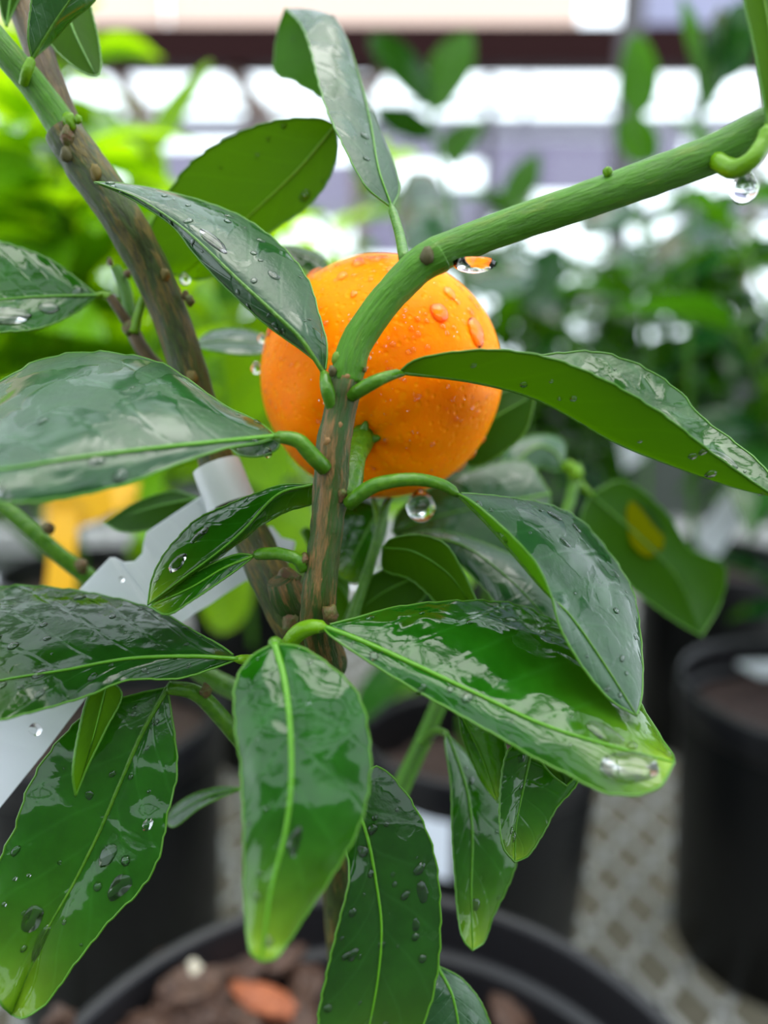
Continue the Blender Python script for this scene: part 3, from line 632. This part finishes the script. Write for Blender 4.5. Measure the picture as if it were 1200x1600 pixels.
# pale hooked leaf and blemished leaf on the back twig
L(dd([(880, 735), (868, 708), (840, 698), (808, 725), (792, 790)], (20.2, 19.4)), dd([(862, 735), (840, 730), (822, 755), (812, 795)], (20.0, 19.4)), dd([(880, 690), (840, 680), (795, 700), (775, 760)], (20.4, 19.6)), 'blue', smooth=False, rib=.05, ribm=M_petl,
  pet=[(898, 745, 20.1, .1), (892, 725, 20.2, .1), (880, 735, 20.2, .08)], petm=M_petl)
L(dd([(922, 772), (1000, 840), (1060, 905), (1096, 994)], (20.6, 21.2)), dd([(908, 815), (930, 865), (1000, 930), (1058, 972)], (20.4, 21.0)), dd([(975, 752), (1040, 800), (1078, 858), (1132, 885), (1126, 940)], (20.9, 21.6)), 'back', face='under', rib=.05, ribm=M_pet,
  pet=[(900, 748, 20.2, .1), (908, 758, 20.3, .1), (922, 772, 20.6, .08)], petm=M_petl, key='blem')
# leaves beside the white tag
L([(489, 757, 13.4), (435, 772, 13.4), (378, 830, 13.3), (340, 863, 13.2), (300, 893, 13.1), (231, 945, 13.0)],
  dd([(440, 758), (390, 775), (350, 793), (307, 813), (277, 842), (255, 870), (238, 905)], (13.5, 13.9, 13.4)),
  dd([(489, 785), (450, 798), (412, 818), (385, 838), (345, 868), (305, 898)], (13.7, 14.0, 13.4)), 'wetg', ref='A', bulge=.07, rib=.04, drops=6, wave=.9, key='tagleaf')
L(dd([(398, 868), (350, 888), (300, 918), (235, 948)], (13.3, 12.9)), dd([(372, 866), (330, 882), (290, 905), (255, 928)], 13.3), dd([(370, 890), (333, 916), (300, 938), (262, 960)], (13.2, 12.7)), 'wetg', bulge=.05, rib=.04, drops=3,
  pet=[(476, 888, 13.1, .12), (462, 872, 13.0, .11), (440, 865, 13.1, .11), (415, 865, 13.2, .11), (398, 868, 13.3, .08)])
L(dd([(310, 778), (240, 792), (162, 818)], (16.6, 17)), dd([(270, 768), (215, 784)], 17), dd([(300, 802), (250, 824), (195, 831)], 16.6), 'back', face='under', rib=.04)
# wet leaf at the left edge
L(dd([(152, 462), (90, 463), (30, 466), (-70, 478)], (15.4, 14.8)), dd([(112, 430), (75, 404), (0, 377), (-50, 370)], (15.4, 15.2)), dd([(122, 486), (80, 507), (30, 518), (-40, 514)], (15.3, 14.4)), 'wetg', bulge=.07, rib=.05, drops=6,
  pet=[(173, 465, 15.5, .09), (162, 462, 15.5, .08), (152, 462, 15.4, .06)], petm=M_petl, key='edge')
# bits of leaf round the fruit
L(dd([(300, 540), (350, 534), (420, 538)], 17.2), dd([(330, 518), (370, 514), (405, 522)], 17.6), dd([(340, 549), (380, 554), (410, 552)], 16.8), 'blue', ref='A', rib=.03)
L(dd([(520, 425), (485, 400), (430, 384)], 17.6), dd([(500, 398), (460, 385)], 17.8), dd([(500, 430), (460, 412)], 17.4), 'deep', rib=.03)
L(dd([(440, 682), (405, 694), (360, 700)], (14.6, 14.8)), dd([(415, 684), (385, 690)], 14.8), dd([(432, 702), (405, 713), (378, 712)], 14.5), 'deep', rib=.03)
hang(P(418, 700, 14.4), .0009, tree)
# top left pair
L(dd([(50, 92), (82, 40), (130, -30)], (14.2, 14.0)), dd([(44, 60), (47, 20), (60, -40)], (14.0, 13.8)), dd([(78, 68), (108, 35), (148, 0), (158, -40)], (14.4, 14.2)), 'blue', rib=.05, bulge=.05,
  pet=[(36, 132, 14.35, .08), (42, 112, 14.2, .1), (50, 92, 14.2, .08)], petm=M_petl, ribm=M_pet)
L(dd([(90, -40), (112, 40), (150, 119)], (15.2, 14.8)), dd([(60, 0), (78, 66), (110, 100), (138, 117)], (15.2, 14.8)), dd([(128, -20), (148, 35), (158, 95), (156, 115)], (15.3, 14.9)), 'lit', face='under', rib=.05)
L(dd([(10, 40), (14, 10), (20, -40)], 15), dd([(2, 20), (0, -20)], 15), dd([(24, 10), (35, -20)], 15.1), 'back', face='under', rib=.04)
# lime petiole and leaf at the right edge
L(dd([(1199, 200), (1208, 120), (1200, 30), (1180, -60)], (11.9, 11.7)), dd([(1190, 140), (1176, 65), (1162, 0), (1158, -40)], (11.8, 11.6)), dd([(1240, 140), (1260, 40), (1230, -40)], 12.0), 'lit', face='under', rib=.06, ribm=M_petl,
  pet=[(1118, 250, 12.4, .14), (1145, 264, 12.1, .15), (1172, 252, 11.9, .14), (1192, 225, 11.9, .13), (1199, 200, 11.9, .11)], petm=M_petl)
hang(P(1165, 272, 12.2), .0022, tree, 1.2)
v, f, u = lens(P(742, 412, 12.8), -UP, .0030, .0016, 3, 18, 4, 1.3, RT+UP*.45); mesh('water_drop', v, f, M_water, tree)
# puddles and larger drops on the wet leaves
for a in (('lowleft', .80, .05, .30, .22, 1.2, 1), ('lowleft', .72, -.3, .16, .2, 1.5, 2), ('lowleft', .5, .35, .14, .2, 1.6, 3), ('lowleft', .55, .7, .15, .2, 1.8, 4), ('lowleft', .38, -.3, .08, .3, 1, 5),
          ('centre', .86, -.45, .26, .2, 1.8, 6), ('centre', .8, .1, .16, .2, 2., 7), ('droop', .34, .65, .11, .3, 1.6, 8), ('droop', .42, .75, .09, .3, 1.3, 9), ('droop', .42, .45, .07, .3, 1.8, 10), ('droop', .58, .75, .07, .3, 1.4, 11),
          ('over', .35, .45, .10, .25, 1.2, 12), ('over', .55, .12, .12, .2, 3, 13), ('midleft', .72, .42, .10, .3, 1.3, 14), ('midleft', .6, .3, .06, .4, 1.2, 15), ('hang', .66, .1, .08, .2, 2.6, 16),
          ('tagleaf', .75, -.5, .13, .25, 1.6, 18), ('tagleaf', .6, -.55, .10, .25, 2, 19), ('edge', .35, .45, .14, .25, 1.4, 20), ('edge', .6, .6, .2, .2, 2.2, 21), ('bottom', .45, .75, .09, .3, 2, 22), ('bottom', .52, .55, .06, .3, 1.8, 23), ('fold', .84, .55, .16, .2, 2.2, 24), ('hang2', .8, .1, .10, .25, 1.2, 25), ('left', .55, .2, .09, .3, 1.4, 26)):
    puddle(*a)
_o, _V, _W, _nt, _nu, _N = LEAVES['blem']
d = lens(_V[22*_W+_nu+2], -_N(22, _nu+2), .0062, .0002, 5, 20, 4, 1.3, UP); mesh('blemish', d[0], d[1], simple('leaf_blemish', (.060, .070, .0005), .9, .0), _o)
# ------------------------------------------------------------------ plant tags
def sheet(name, pts, mat, parent, thick=.0004):   # a thin bent strip given as pairs of edge points
    V = []; Fc = []; n = len(pts)
    for a, b in pts: V += [a, b]
    nr = (pts[0][1]-pts[0][0]).cross(pts[1][0]-pts[0][0]).normalized()*thick
    V += [p+nr for p in V]
    for i in range(n-1): Fc += [(2*i, 2*i+1, 2*i+3, 2*i+2), (2*n+2*i+2, 2*n+2*i+3, 2*n+2*i+1, 2*n+2*i), (2*i, 2*i+2, 2*n+2*i+2, 2*n+2*i), (2*i+3, 2*i+1, 2*n+2*i+1, 2*n+2*i+3)]
    Fc += [(1, 0, 2*n, 2*n+1), (2*n-2, 2*n-1, 4*n-1, 4*n-2)]
    return mesh(name, V, Fc, mat, parent, False)
tg = empty('plant_tag', 'white plastic loop tag wrapped round the brown trunk', 'tag', P(345, 755, 15.6))
ta, tb = P(338, 728, 15.6), P(362, 790, 15.5); ax_ = (tb-ta).normalized(); e1 = ax_.cross(FW).normalized(); e2 = ax_.cross(e1)
mesh('strap', *(lambda q: (q[0], q[1]))(tube_data([ta, ta.lerp(tb, .33), ta.lerp(tb, .66), tb], [.0049, .0050, .0050, .0051], 28, cap=False)), M_white, tg)
def tpair(u_, l_): return (P(*u_), P(*l_))
body = [tpair((352, 750, 15.9), (392, 800, 16.2)), tpair((300, 785, 15.9), (400, 845, 16.2)), tpair((262, 810, 15.9), (388, 905, 16.2)), tpair((228, 833, 15.8), (352, 928, 16.1)), tpair((224, 850, 15.8), (326, 946, 16.0)), tpair((222, 866, 15.7), (305, 958, 15.9)), tpair((210, 878, 15.6), (296, 966, 15.8)), tpair((193, 879, 15.5), (280, 976, 15.7)),
        tpair((180, 872, 15.5), (270, 985, 15.6)), tpair((171, 872, 15.4), (260, 992, 15.5)), tpair((118, 928, 15.2), (215, 1028, 15.3)), tpair((50, 990, 14.8), (170, 1060, 15.0)), tpair((-20, 1060, 14.6), (133, 1092, 14.8)), tpair((-80, 1140, 14.4), (70, 1175, 14.6)), tpair((-110, 1220, 14.3), (0, 1262, 14.5)), tpair((-120, 1290, 14.3), (-50, 1320, 14.4))]
sheet('tag_body', body, M_white, tg)
sheet('tag_tail', [tpair((400, 828, 16.3), (384, 902, 16.3)), tpair((425, 822, 16.3), (400, 922, 16.2)), tpair((440, 840, 16.3), (412, 940, 16.2)), tpair((460, 845, 16.4), (440, 900, 16.3)), tpair((462, 850, 16.4), (458, 862, 16.3))], M_white, tg)
for i, (px, py, d, r) in enumerate(((430, 900, 16.1, .1), (190, 905, 15.3, .06), (55, 1140, 14.5, .13))):
    v, f, u = lens(P(px, py, d-.03), -FW, r/100, r/300, i, 14, 4); mesh('water_drop', v, f, M_bead, tg)
yt = empty('plant_tag', 'yellow plastic loop tag on a plant in the left background', 'tag', P(150, 800, 35.0))
sheet('strap', [tpair((218, 752, 35.0), (212, 795, 35.0)), tpair((170, 752, 34.0), (180, 800, 34.0)), tpair((120, 765, 34.0), (150, 815, 34.0)), tpair((75, 778, 34.5), (110, 830, 34.5)), tpair((68, 800, 35.0), (78, 845, 35.0))], M_yellow, yt, .001)
sheet('tag_tail', [tpair((80, 800, 34.2), (122, 800, 34.2)), tpair((78, 850, 34.0), (118, 850, 34.0)), tpair((70, 925, 33.8), (116, 925, 33.8)), tpair((70, 960, 33.8), (116, 960, 33.8))], M_yellow, yt, .001)
wt = empty('plant_tag', 'white plastic strip tag hanging in the right background', 'tag', P(1140, 800, 50))
sheet('strap', [tpair((1150, 745, 50), (1192, 765, 50)), tpair((1115, 800, 49.6), (1160, 818, 49.6)), tpair((1080, 845, 49.4), (1120, 872, 49.4))], M_white, wt, .001)
wt2 = empty('plant_tag', 'small white tag half hidden among leaves under the folded leaf', 'tag', P(990, 700, 62))
sheet('strap', [tpair((965, 680, 62), (975, 735, 62)), tpair((990, 672, 61.5), (1000, 720, 61.5)), tpair((1035, 660, 61), (1042, 690, 61))], M_white, wt2, .001)
# ------------------------------------------------------------------ pots on the mesh bench
ZB = .82
def pot(x, y, r, h, label, soil, seed=0, group=None, soil_drop=.028, heap=0):
    p = empty('nursery_pot', label, 'pot', (x, y, ZB), group)
    c = (x, y, ZB); rb = r*.84
    v, f, u = lathe([(0, .002), (rb-.004, .002), (rb, .004), (r*.97, h-.03), (r*.97, h-.022)], c); mesh('wall', v, f, M_pot, p)
    v, f, u = lathe([(r*.97, h-.024), (r*.995, h-.022), (r, h-.018), (r, h-.003), (r*.995, h), (r*.975, h), (r*.965, h-.003), (r*.952, h-.020), (r*.945, h-.0225), (r*.925, h-.0225), (r*.918, h-.025), (r*.89, h-.045), (r*.87, h*.4)], c, 80); mesh('rim', v, f, M_rim, p)
    n = 30; V = []; Fc = []; k = 9
    for i in range(k+1):
        for a in range(n):
            th = 2*math.pi*a/n; q = r*.885*i/k
            V.append(Vector((x+q*math.cos(th), y+q*math.sin(th), ZB+h-soil_drop+heap*max(0, min(1, .25-q*math.cos(th)/r))+.006*noise.noise(Vector((q*math.cos(th)*60, q*math.sin(th)*60, seed))))))
    for i in range(k):
        for a in range(n): b = (a+1) % n; Fc.append((i*n+a, (i+1)*n+a, (i+1)*n+b, i*n+b))
    o = mesh('potting_mix', V, Fc, soil, p); tag(o, kind='stuff')
    return p
POTX, POTY = -.004, .156
pot(POTX, POTY, .116, .20, 'large black nursery pot under the fruiting tree in front', M_soil, 1, soil_drop=.044, heap=.024)
def chip(px, py, z, size, mat, label, group=None, seed=0, sq=(1.5, .9, .5), rz=0):
    d = Pr(px, py); t = (z-CAMZ)/d.z; c = CAM+d*t
    v, f, u = blob(Vector((0, 0, 0)), size, seed, .55, sq, 12, 8, Matrix.Rotation(rz, 3, 'Z') @ Matrix.Rotation(.5*math.sin(seed*3), 3, 'X'))
    o = mesh('bark_chip', v, f, mat, None, False); o.location = c; return tag(o, label, 'bark chip', group)
ZS = ZB+.20-.034
chip(412, 1562, ZS+.014, .0085, M_chipr, 'reddish orange bark chip lying in the front pot', None, 4, (1.5, .9, .45), -.5)
chip(298, 1568, ZS+.024, .0125, M_chip, 'large dark brown bark lump topped with a pale bit', None, 2, (1.2, .9, .8), .3)
o = chip(302, 1518, ZS+.0315, .0030, M_chipw, 'pale cream perlite lump on top of the dark bark', None, 6, (1, .9, 1.1)); o.name = 'perlite_lump'; o['category'] = 'perlite'
o = chip(92, 1592, ZB+.205, .0042, M_chip, 'brown crumb stuck on the rim of the front pot', None, 8, (1.2, 1, .9)); o.name = 'bark_crumb'
chip(236, 1602, ZS+.02, .009, M_chip, 'dark bark piece beside the big lump at the lower left', None, 12)
rg = random.Random(3)
for i, (px, py, lab) in enumerate(((478, 1535, 'dark bark chip left of the bottom centre leaf'), (470, 1590, 'dark bark chip at the bottom edge right of the red chip'), (365, 1515, 'dark bark chip between the pale lump and the hanging leaf tip'), (372, 1592, 'dark bark chip below the red chip'), (445, 1490, 'dark bark chip just under the hanging leaf tip'),
        (245, 1535, 'dark bark chip against the left inside of the rim'), (800, 1580, 'dark bark chip alone on the right side of the front pot'))):
    chip(px, py, ZS+(.014 if px < 450 else .0 if px > 700 else .008), rg.uniform(.006, .010), M_chip, lab, 'dark bark chips on the soil', 20+i, rz=rg.uniform(0, 3))
pots = []
for x, y, lab in ((-.176, .43, 'black nursery pot behind the hanging leaf at the left'), (.055, .42, 'black nursery pot with a white sticker behind the tree'), (.272, .455, 'black nursery pot with pale label at the right edge'),
                  (-.29, .70, 'black nursery pot beside the yellow tag in the second row'), (-.12, .72, 'black nursery pot in the second row behind the white tag'), (.335, .74, 'black nursery pot in the second row below the white strip tag'), (.13, .73, 'black nursery pot in the second row behind the blemished leaf')):
    pots.append(pot(x, y, .076, .20, lab, M_soilf, x*10, soil_drop=.055 if 'sticker' in lab else .028))
# white sticker on the middle pot and the pale label in the right pot
lb = []
cx, cy = .055, .42
for k in range(5):
    a = R(-123+k*4.4)
    for z in (.140, .177):
        r_ = (.84+.13*z/.17)*.076+.0012; lb.append(Vector((cx+r_*math.cos(a), cy+r_*math.sin(a), ZB+z)))
mesh('sticker', lb, [(2*i, 2*i+2, 2*i+3, 2*i+1) for i in range(4)], simple('white_sticker', (.8, .86, .95), .5), pots[1])
dl = Pr(1200, 1050); lp = CAM+dl*((ZB+.188-CAMZ)/dl.z)
st = empty('plant_label', 'pale label stick lying on the soil of the right pot', 'label', lp)
LMX = Matrix.Translation(lp) @ Matrix.Rotation(.35, 4, 'Z') @ Matrix.Rotation(.12, 4, 'Y')
v, f, u = box_data((-.012, -.004, 0), (.052, .004, .0015), LMX); mesh('stick', v, f, M_white, st, False)
v, f, u = box_data((-.018, -.011, .0012), (.020, .011, .0035), LMX); mesh('label_head', v, f, M_white, st, False)
# bench: expanded steel deck on a frame with legs
bench = empty('mesh_bench', 'grey expanded metal bench carrying all the black pots', 'bench', (0, .6, 0))
parts = []
SW, LW = .038, .057
rot = Matrix.Rotation(R(-9), 4, 'Z')
for i in range(-22, 23):
    for j in range(-14, 20):
        x0, y0 = i*SW, j*LW+.6
        for sx, sy in ((1, 1), (-1, 1)):
            for k in (0, 1):
                a = Vector((x0, y0+k*LW/2, 0)); b = Vector((x0+sx*SW/2, y0+LW/2-(k)*LW/2+ (k)*LW/2*0, 0))
                if k == 0: a, b = Vector((x0, y0, 0)), Vector((x0+sx*SW/2, y0+LW/2, 0))
                else: a, b = Vector((x0+sx*SW/2, y0+LW/2, 0)), Vector((x0, y0+LW, 0))
                d = (b-a).normalized(); nn = Vector((-d.y, d.x, 0))*.0026; zz = Vector((0, 0, .0012))
                q = [a-nn, a+nn, b+nn, b-nn]; q = [rot @ p + Vector((0, 0, ZB-.0016)) for p in q]
                parts.append(([p-zz for p in q]+[p+zz for p in q], [(3, 2, 1, 0), (4, 5, 6, 7), (0, 1, 5, 4), (1, 2, 6, 5), (2, 3, 7, 6), (3, 0, 4, 7)], [(0, 0)]*8))
v, f, u = merge(parts); tag(mesh('mesh_deck', v, f, M_steel, bench, False), kind='stuff')
for lo, hi in (((-1.0, -.15, ZB-.05), (1.0, -.11, ZB-.003)), ((-1.0, 1.56, ZB-.05), (1.0, 1.6, ZB-.003)), ((-1.0, -.11, ZB-.05), (-.96, 1.56, ZB-.003)), ((.96, -.11, ZB-.05), (1.0, 1.56, ZB-.003))):
    mesh('frame_rail', *box_data(lo, hi)[:2], M_steel, bench, False)
for x in (-.96, .96):
    for y in (-.11, 1.56): mesh('leg', *tube_data([Vector((x, y, 0)), Vector((x, y, .4)), Vector((x, y, ZB-.02))], [.02]*3, 10)[:2], M_steel, bench)
# ------------------------------------------------------------------ young citrus plants in the background
def bg_leaf_mesh(name, ln, wd, droop, foldv, mat, seed):
    nt, nu = 12, 3; V = []; UV = []; Fc = []
    for i in range(nt+1):
        t = i/nt; x = t*ln
        z = -droop*ln*t*t; hw = wd*math.sin(math.pi*t**.85)**.8 if 0 < t < 1 else .0002
        for j in range(-nu, nu+1):
            q = j/nu
            V.append(Vector((x, q*hw, z+foldv*abs(q)*hw+.06*hw*noise.noise(Vector((t*5+seed, q*2, seed)))))); UV.append((q, t))
    W = 2*nu+1
    for i in range(nt):
        for j in range(W-1): Fc.append((i*W+j, (i+1)*W+j, (i+1)*W+j+1, i*W+j+1))
    nl = len(Fc)
    pv, pf, pu = tube_data([Vector((-.012, 0, -.002)), Vector((-.004, 0, .0005)), Vector((0, 0, 0)), Vector((ln*.4, 0, -droop*ln*.16-.0004)), Vector((ln*.9, 0, -droop*ln*.81-.0004))], [.0010, .0009, .0008, .0006, .0003], 6)
    o = len(V); V += pv; UV += pu; Fc += [tuple(a+o for a in g) for g in pf]
    me = bpy.data.meshes.new(name); me.from_pydata([tuple(v) for v in V], [], Fc); me.materials.append(mat); me.materials.append(M_petl)
    me.polygons.foreach_set('material_index', [0]*nl+[1]*len(pf)); me.polygons.foreach_set('use_smooth', [True]*len(Fc))
    l = me.uv_layers.new(name='UVMap'); fl = []
    for lp in me.loops: fl += UV[lp.vertex_index]
    l.data.foreach_set('uv', fl); return me
BGL = [[bg_leaf_mesh('leaf', ln, wd, dr, fo, m, s+k*9) for s, (ln, wd, dr, fo) in enumerate(((.060, .014, .25, .25), (.070, .0165, .45, .35), (.052, .013, .1, .2), (.066, .017, .7, .15), (.075, .015, .35, .5)))] for k, m in enumerate(BGM)]
def sapling(x, y, h, n, mk, label, seed, spread=.10, zmin=.06, lean=(0, 0), scale=1.0, nb=5):
    rg = random.Random(seed); z0 = ZB+.17
    root = empty('citrus_sapling', label, 'plant', (x, y, z0))
    main = [Vector((x+lean[0]*t*t+.006*math.sin(t*7+seed), y+lean[1]*t*t+.006*math.cos(t*6+seed), z0+h*t)) for t in [i/9 for i in range(10)]]
    v, f, u = tube_data(main, [.0040*(1-.7*i/9) for i in range(10)], 8); mesh('stem', v, f, M_stem, root, uvs=u)
    paths = [main]
    for k in range(nb):
        t = .25+.6*k/nb; i = int(t*9); a = k*2.4+seed; b0 = main[i]
        ln = spread*rg.uniform(.7, 1.2)
        pth = [b0+Vector((math.cos(a)*ln*s*.8, math.sin(a)*ln*s*.8, ln*s*(.75+.3*s))) for s in (0, .25, .5, .75, 1)]
        v, f, u = tube_data(pth, [.0026, .0022, .0019, .0015, .001], 7); mesh('branch', v, f, M_stem, root, uvs=u); paths.append(pth)
    for k in range(n):
        pth = paths[0] if rg.random() < .35 else rg.choice(paths[1:]) if len(paths) > 1 else paths[0]
        t = rg.uniform(.15, 1); s = t*(len(pth)-1); i = min(int(s), len(pth)-2); c = pth[i].lerp(pth[i+1], s-i)
        if c.z < z0+zmin: c = pth[-1].copy()
        a = k*2.39996+rg.uniform(-.4, .4); el = rg.uniform(-.5, .9)
        kk = mk if isinstance(mk, int) else rg.choice(mk)
        o = bpy.data.objects.new('leaf', rg.choice(BGL[kk])); C.objects.link(o); o.parent = root
        sc = rg.uniform(.75, 1.2)*scale
        d = Vector((math.cos(a)*math.cos(el), math.sin(a)*math.cos(el), math.sin(el)))
        o.rotation_euler = (rg.uniform(-.5, .5), -el, a); o.scale = (sc, sc, sc)
        o.location = c-Vector((x, y, z0))+d*.012*sc
    return root
sapling(-.176, .43, .34, 120, 2, 'lime green leafy plant nearest at the left behind the trunk', 1, .10, .17)
sapling(-.29, .70, .50, 110, 2, 'bright lime plant far left beside the yellow tag', 2, .13, .06)
sapling(-.12, .72, .36, 110, (2, 2, 1), 'lime green bushy plant between trunk and fruit in the second row', 3, .12, .04)
sapling(.055, .42, .20, 10, (1, 2), 'short plant in the stickered pot hidden behind the stem', 4, .06, .05, nb=3)
sapling(.272, .455, .30, 95, (0, 1), 'dark green dense plant at the right edge in front', 5, .11, .07)
sapling(.13, .73, .36, 130, (0, 0, 1), 'dark green plant right of the fruit in the second row', 6, .13, .05)
sapling(.335, .74, .38, 150, (0, 1), 'dark green plant behind the folded leaf in the second row', 7, .14, .05)
sapling(.30, 1.02, .34, 110, (0, 0, 1), 'dark leafy plant in the third row behind the folded leaf', 8, .16, .0, scale=1.2)
sapling(.62, .95, .40, 120, (0, 1), 'dark leafy plant in the third row at the right edge', 9, .16, .0, scale=1.2)
sapling(-.30, .50, .30, 130, 2, 'lime plant at the left edge with leaves behind the wet leaf', 10, .10, .17, scale=1.25)
sapling(-.16, 1.0, .34, 130, (2, 2, 1), 'green leafy plant in the third row behind the fruit', 11, .16, .0, scale=1.2)
# shoots that stand tall against the bright glazing, leaf by leaf
def shoot(label, stempts, leaves, d0):
    root = empty('citrus_sapling', label, 'plant', P(*stempts[0][:3]))
    tube('stem', stempts, M_stem, root, 20, 8)
    for k, (M, A, B, m, fc, *tl) in enumerate(leaves):
        tl = tl[0] if tl else 1
        leaf(root, [(x, y, d0) for x, y in M], [(x, y, d0+tl) for x, y in A], [(x, y, d0-tl) for x, y in B], BGM[m], face=fc, nt=14, nu=3, rib=.10, margin=False, seed=k*1.3, teeth=0)
shoot('tall shoot with four leaves above the fruit against the glazing', [(735, 900, 54, .22), (720, 480, 50, .2), (708, 330, 50, .18), (685, 240, 50, .16), (672, 160, 50, .1)], [
    ([(675, 175), (640, 120), (578, 55)], [(640, 150), (600, 110), (578, 75)], [(672, 130), (645, 80), (605, 52)], 0, 'top'),
    ([(675, 180), (700, 120), (735, 48)], [(668, 130), (672, 90), (700, 60)], [(700, 165), (738, 110), (742, 70)], 1, 'under'),
    ([(680, 215), (640, 195), (585, 165)], [(650, 220), (610, 205), (588, 180)], [(670, 190), (640, 170), (605, 165)], 0, 'top'),
    ([(690, 240), (720, 220), (757, 190)], [(690, 215), (715, 195), (740, 190)], [(710, 262), (735, 235), (755, 205)], 1, 'under'),
    ([(705, 330), (660, 320), (622, 370)], [(680, 270), (640, 265), (620, 310)], [(700, 370), (665, 400), (635, 400)], 0, 'top', 6), ([(712, 440), (760, 420), (840, 425)], [(740, 390), (790, 385), (825, 400)], [(740, 460), (780, 465), (820, 450)], 0, 'top', 5)], 50)
shoot('tall shoot with long hanging leaves beside the dark pole', [(1010, 900, 58, .22), (1010, 500, 54, .2), (1000, 300, 52, .18), (990, 180, 52, .12)], [
    ([(995, 190), (1000, 120), (992, 52)], [(968, 150), (970, 100), (980, 65)], [(1022, 160), (1030, 110), (1012, 65)], 1, 'under'),
    ([(995, 175), (990, 215), (1005, 255)], [(965, 190), (968, 230), (985, 250)], [(1015, 190), (1030, 220), (1025, 250)], 1, 'under'),
    ([(1005, 330), (950, 330), (905, 360)], [(960, 300), (925, 320), (905, 345)], [(970, 360), (935, 370), (910, 370)], 0, 'top', 5), ([(1010, 430), (1060, 380), (1130, 370)], [(1030, 370), (1080, 340), (1120, 350)], [(1050, 440), (1100, 430), (1130, 400)], 0, 'top', 6)], 52)
shoot('shoot with bluish leaves below the lime leaf at the top right', [(1085, 900, 50, .22), (1075, 500, 46, .2), (1080, 300, 44, .16), (1095, 180, 44, .14), (1110, 100, 44, .08)], [
    ([(1098, 180), (1125, 100), (1125, 8)], [(1085, 110), (1105, 50), (1118, 20)], [(1120, 150), (1150, 90), (1140, 30)], 0, 'top'),
    ([(1095, 140), (1085, 60), (1062, -10)], [(1078, 90), (1066, 40)], [(1100, 100), (1090, 30)], 1, 'under'),
    ([(1105, 140), (1150, 90), (1170, 0)], [(1125, 70), (1140, 10)], [(1165, 110), (1185, 40)], 0, 'top')], 44)
shoot('shoot with a notched green leaf right of the fruit above', [(830, 900, 60, .2), (815, 480, 58, .18), (795, 330, 56, .12)], [
    ([(790, 330), (815, 285), (843, 238)], [(785, 300), (800, 265), (825, 245)], [(812, 320), (840, 290), (845, 255)], 1, 'under'),
    ([(795, 340), (770, 310), (752, 295)], [(775, 330), (760, 315)], [(790, 315), (768, 298)], 1, 'top'),
    ([(815, 480), (850, 440), (870, 380)], [(815, 440), (830, 400)], [(860, 460), (885, 415)], 0, 'top')], 56)
shoot('pointed lime shoot rising at the upper left behind the trunk', [(250, 700, 50, .2), (240, 420, 46, .18), (235, 300, 46, .14), (240, 220, 46, .1)], [
    ([(240, 235), (285, 160), (330, 95)], [(240, 190), (280, 135), (320, 100)], [(262, 225), (300, 160), (328, 108)], 2, 'under'),
    ([(235, 300), (200, 235), (150, 170)], [(190, 270), (160, 220), (148, 185)], [(230, 250), (200, 200), (170, 170)], 2, 'top'),
    ([(235, 320), (235, 250), (200, 190)], [(200, 300), (195, 250), (190, 210)], [(255, 300), (260, 250), (235, 205)], 2, 'under'),
    ([(240, 330), (170, 330), (110, 390)], [(200, 290), (140, 310)], [(210, 370), (150, 390)], 2, 'top'),
    ([(245, 430), (300, 470), (400, 450)], [(290, 430), (350, 420)], [(300, 520), (370, 500)], 2, 'under')], 46)
shoot('low lime plant with broad leaves glowing behind the trunk and tag', [(395, 1010, 46, .2), (380, 850, 44, .2), (350, 650, 42, .16), (330, 480, 42, .12)], [
    ([(345, 640), (400, 580), (455, 500)], [(340, 560), (380, 500), (430, 480)], [(400, 660), (450, 600), (470, 530)], 2, 'under'),
    ([(350, 660), (400, 690), (440, 760)], [(390, 640), (450, 680), (460, 730)], [(350, 710), (380, 750), (415, 770)], 2, 'under'),
    ([(340, 600), (270, 560), (150, 540)], [(300, 530), (230, 500), (170, 510)], [(310, 620), (240, 620), (170, 580)], 2, 'under'),
    ([(345, 660), (260, 660), (110, 640)], [(300, 620), (220, 610), (140, 615)], [(320, 720), (240, 740), (150, 690)], 2, 'under'),
    ([(375, 830), (430, 800), (500, 830)], [(400, 780), (450, 760), (490, 790)], [(410, 860), (460, 870), (495, 860)], 2, 'under'),
    ([(385, 870), (345, 920), (345, 990)], [(350, 890), (310, 930), (325, 975)], [(395, 910), (390, 950), (370, 980)], 2, 'under'),
    ([(370, 840), (270, 810), (195, 865)], [(310, 790), (230, 800)], [(300, 850), (220, 875)], 2, 'under'),
    ([(335, 500), (300, 430), (190, 380)], [(290, 480), (240, 430), (190, 400)], [(330, 440), (290, 390), (230, 370)], 2, 'under'),
    ([(330, 480), (380, 430), (440, 400)], [(340, 430), (380, 390)], [(380, 470), (430, 440)], 1, 'under')], 43)
shoot('lime sprout hanging behind the wet leaf at the left edge', [(40, 800, 44, .2), (60, 640, 42, .18), (80, 480, 42, .12)], [
    ([(70, 600), (20, 560), (-60, 560)], [(40, 550), (-20, 520)], [(40, 640), (-20, 620)], 2, 'under'),
    ([(75, 540), (130, 500), (230, 480)], [(90, 480), (160, 450)], [(130, 560), (200, 530)], 2, 'under'),
    ([(78, 500), (60, 400), (20, 300)], [(30, 430), (10, 350)], [(95, 420), (70, 340)], 2, 'under'),
    ([(80, 480), (130, 380), (120, 290)], [(85, 400), (95, 330)], [(150, 420), (150, 330)], 2, 'top')], 43)
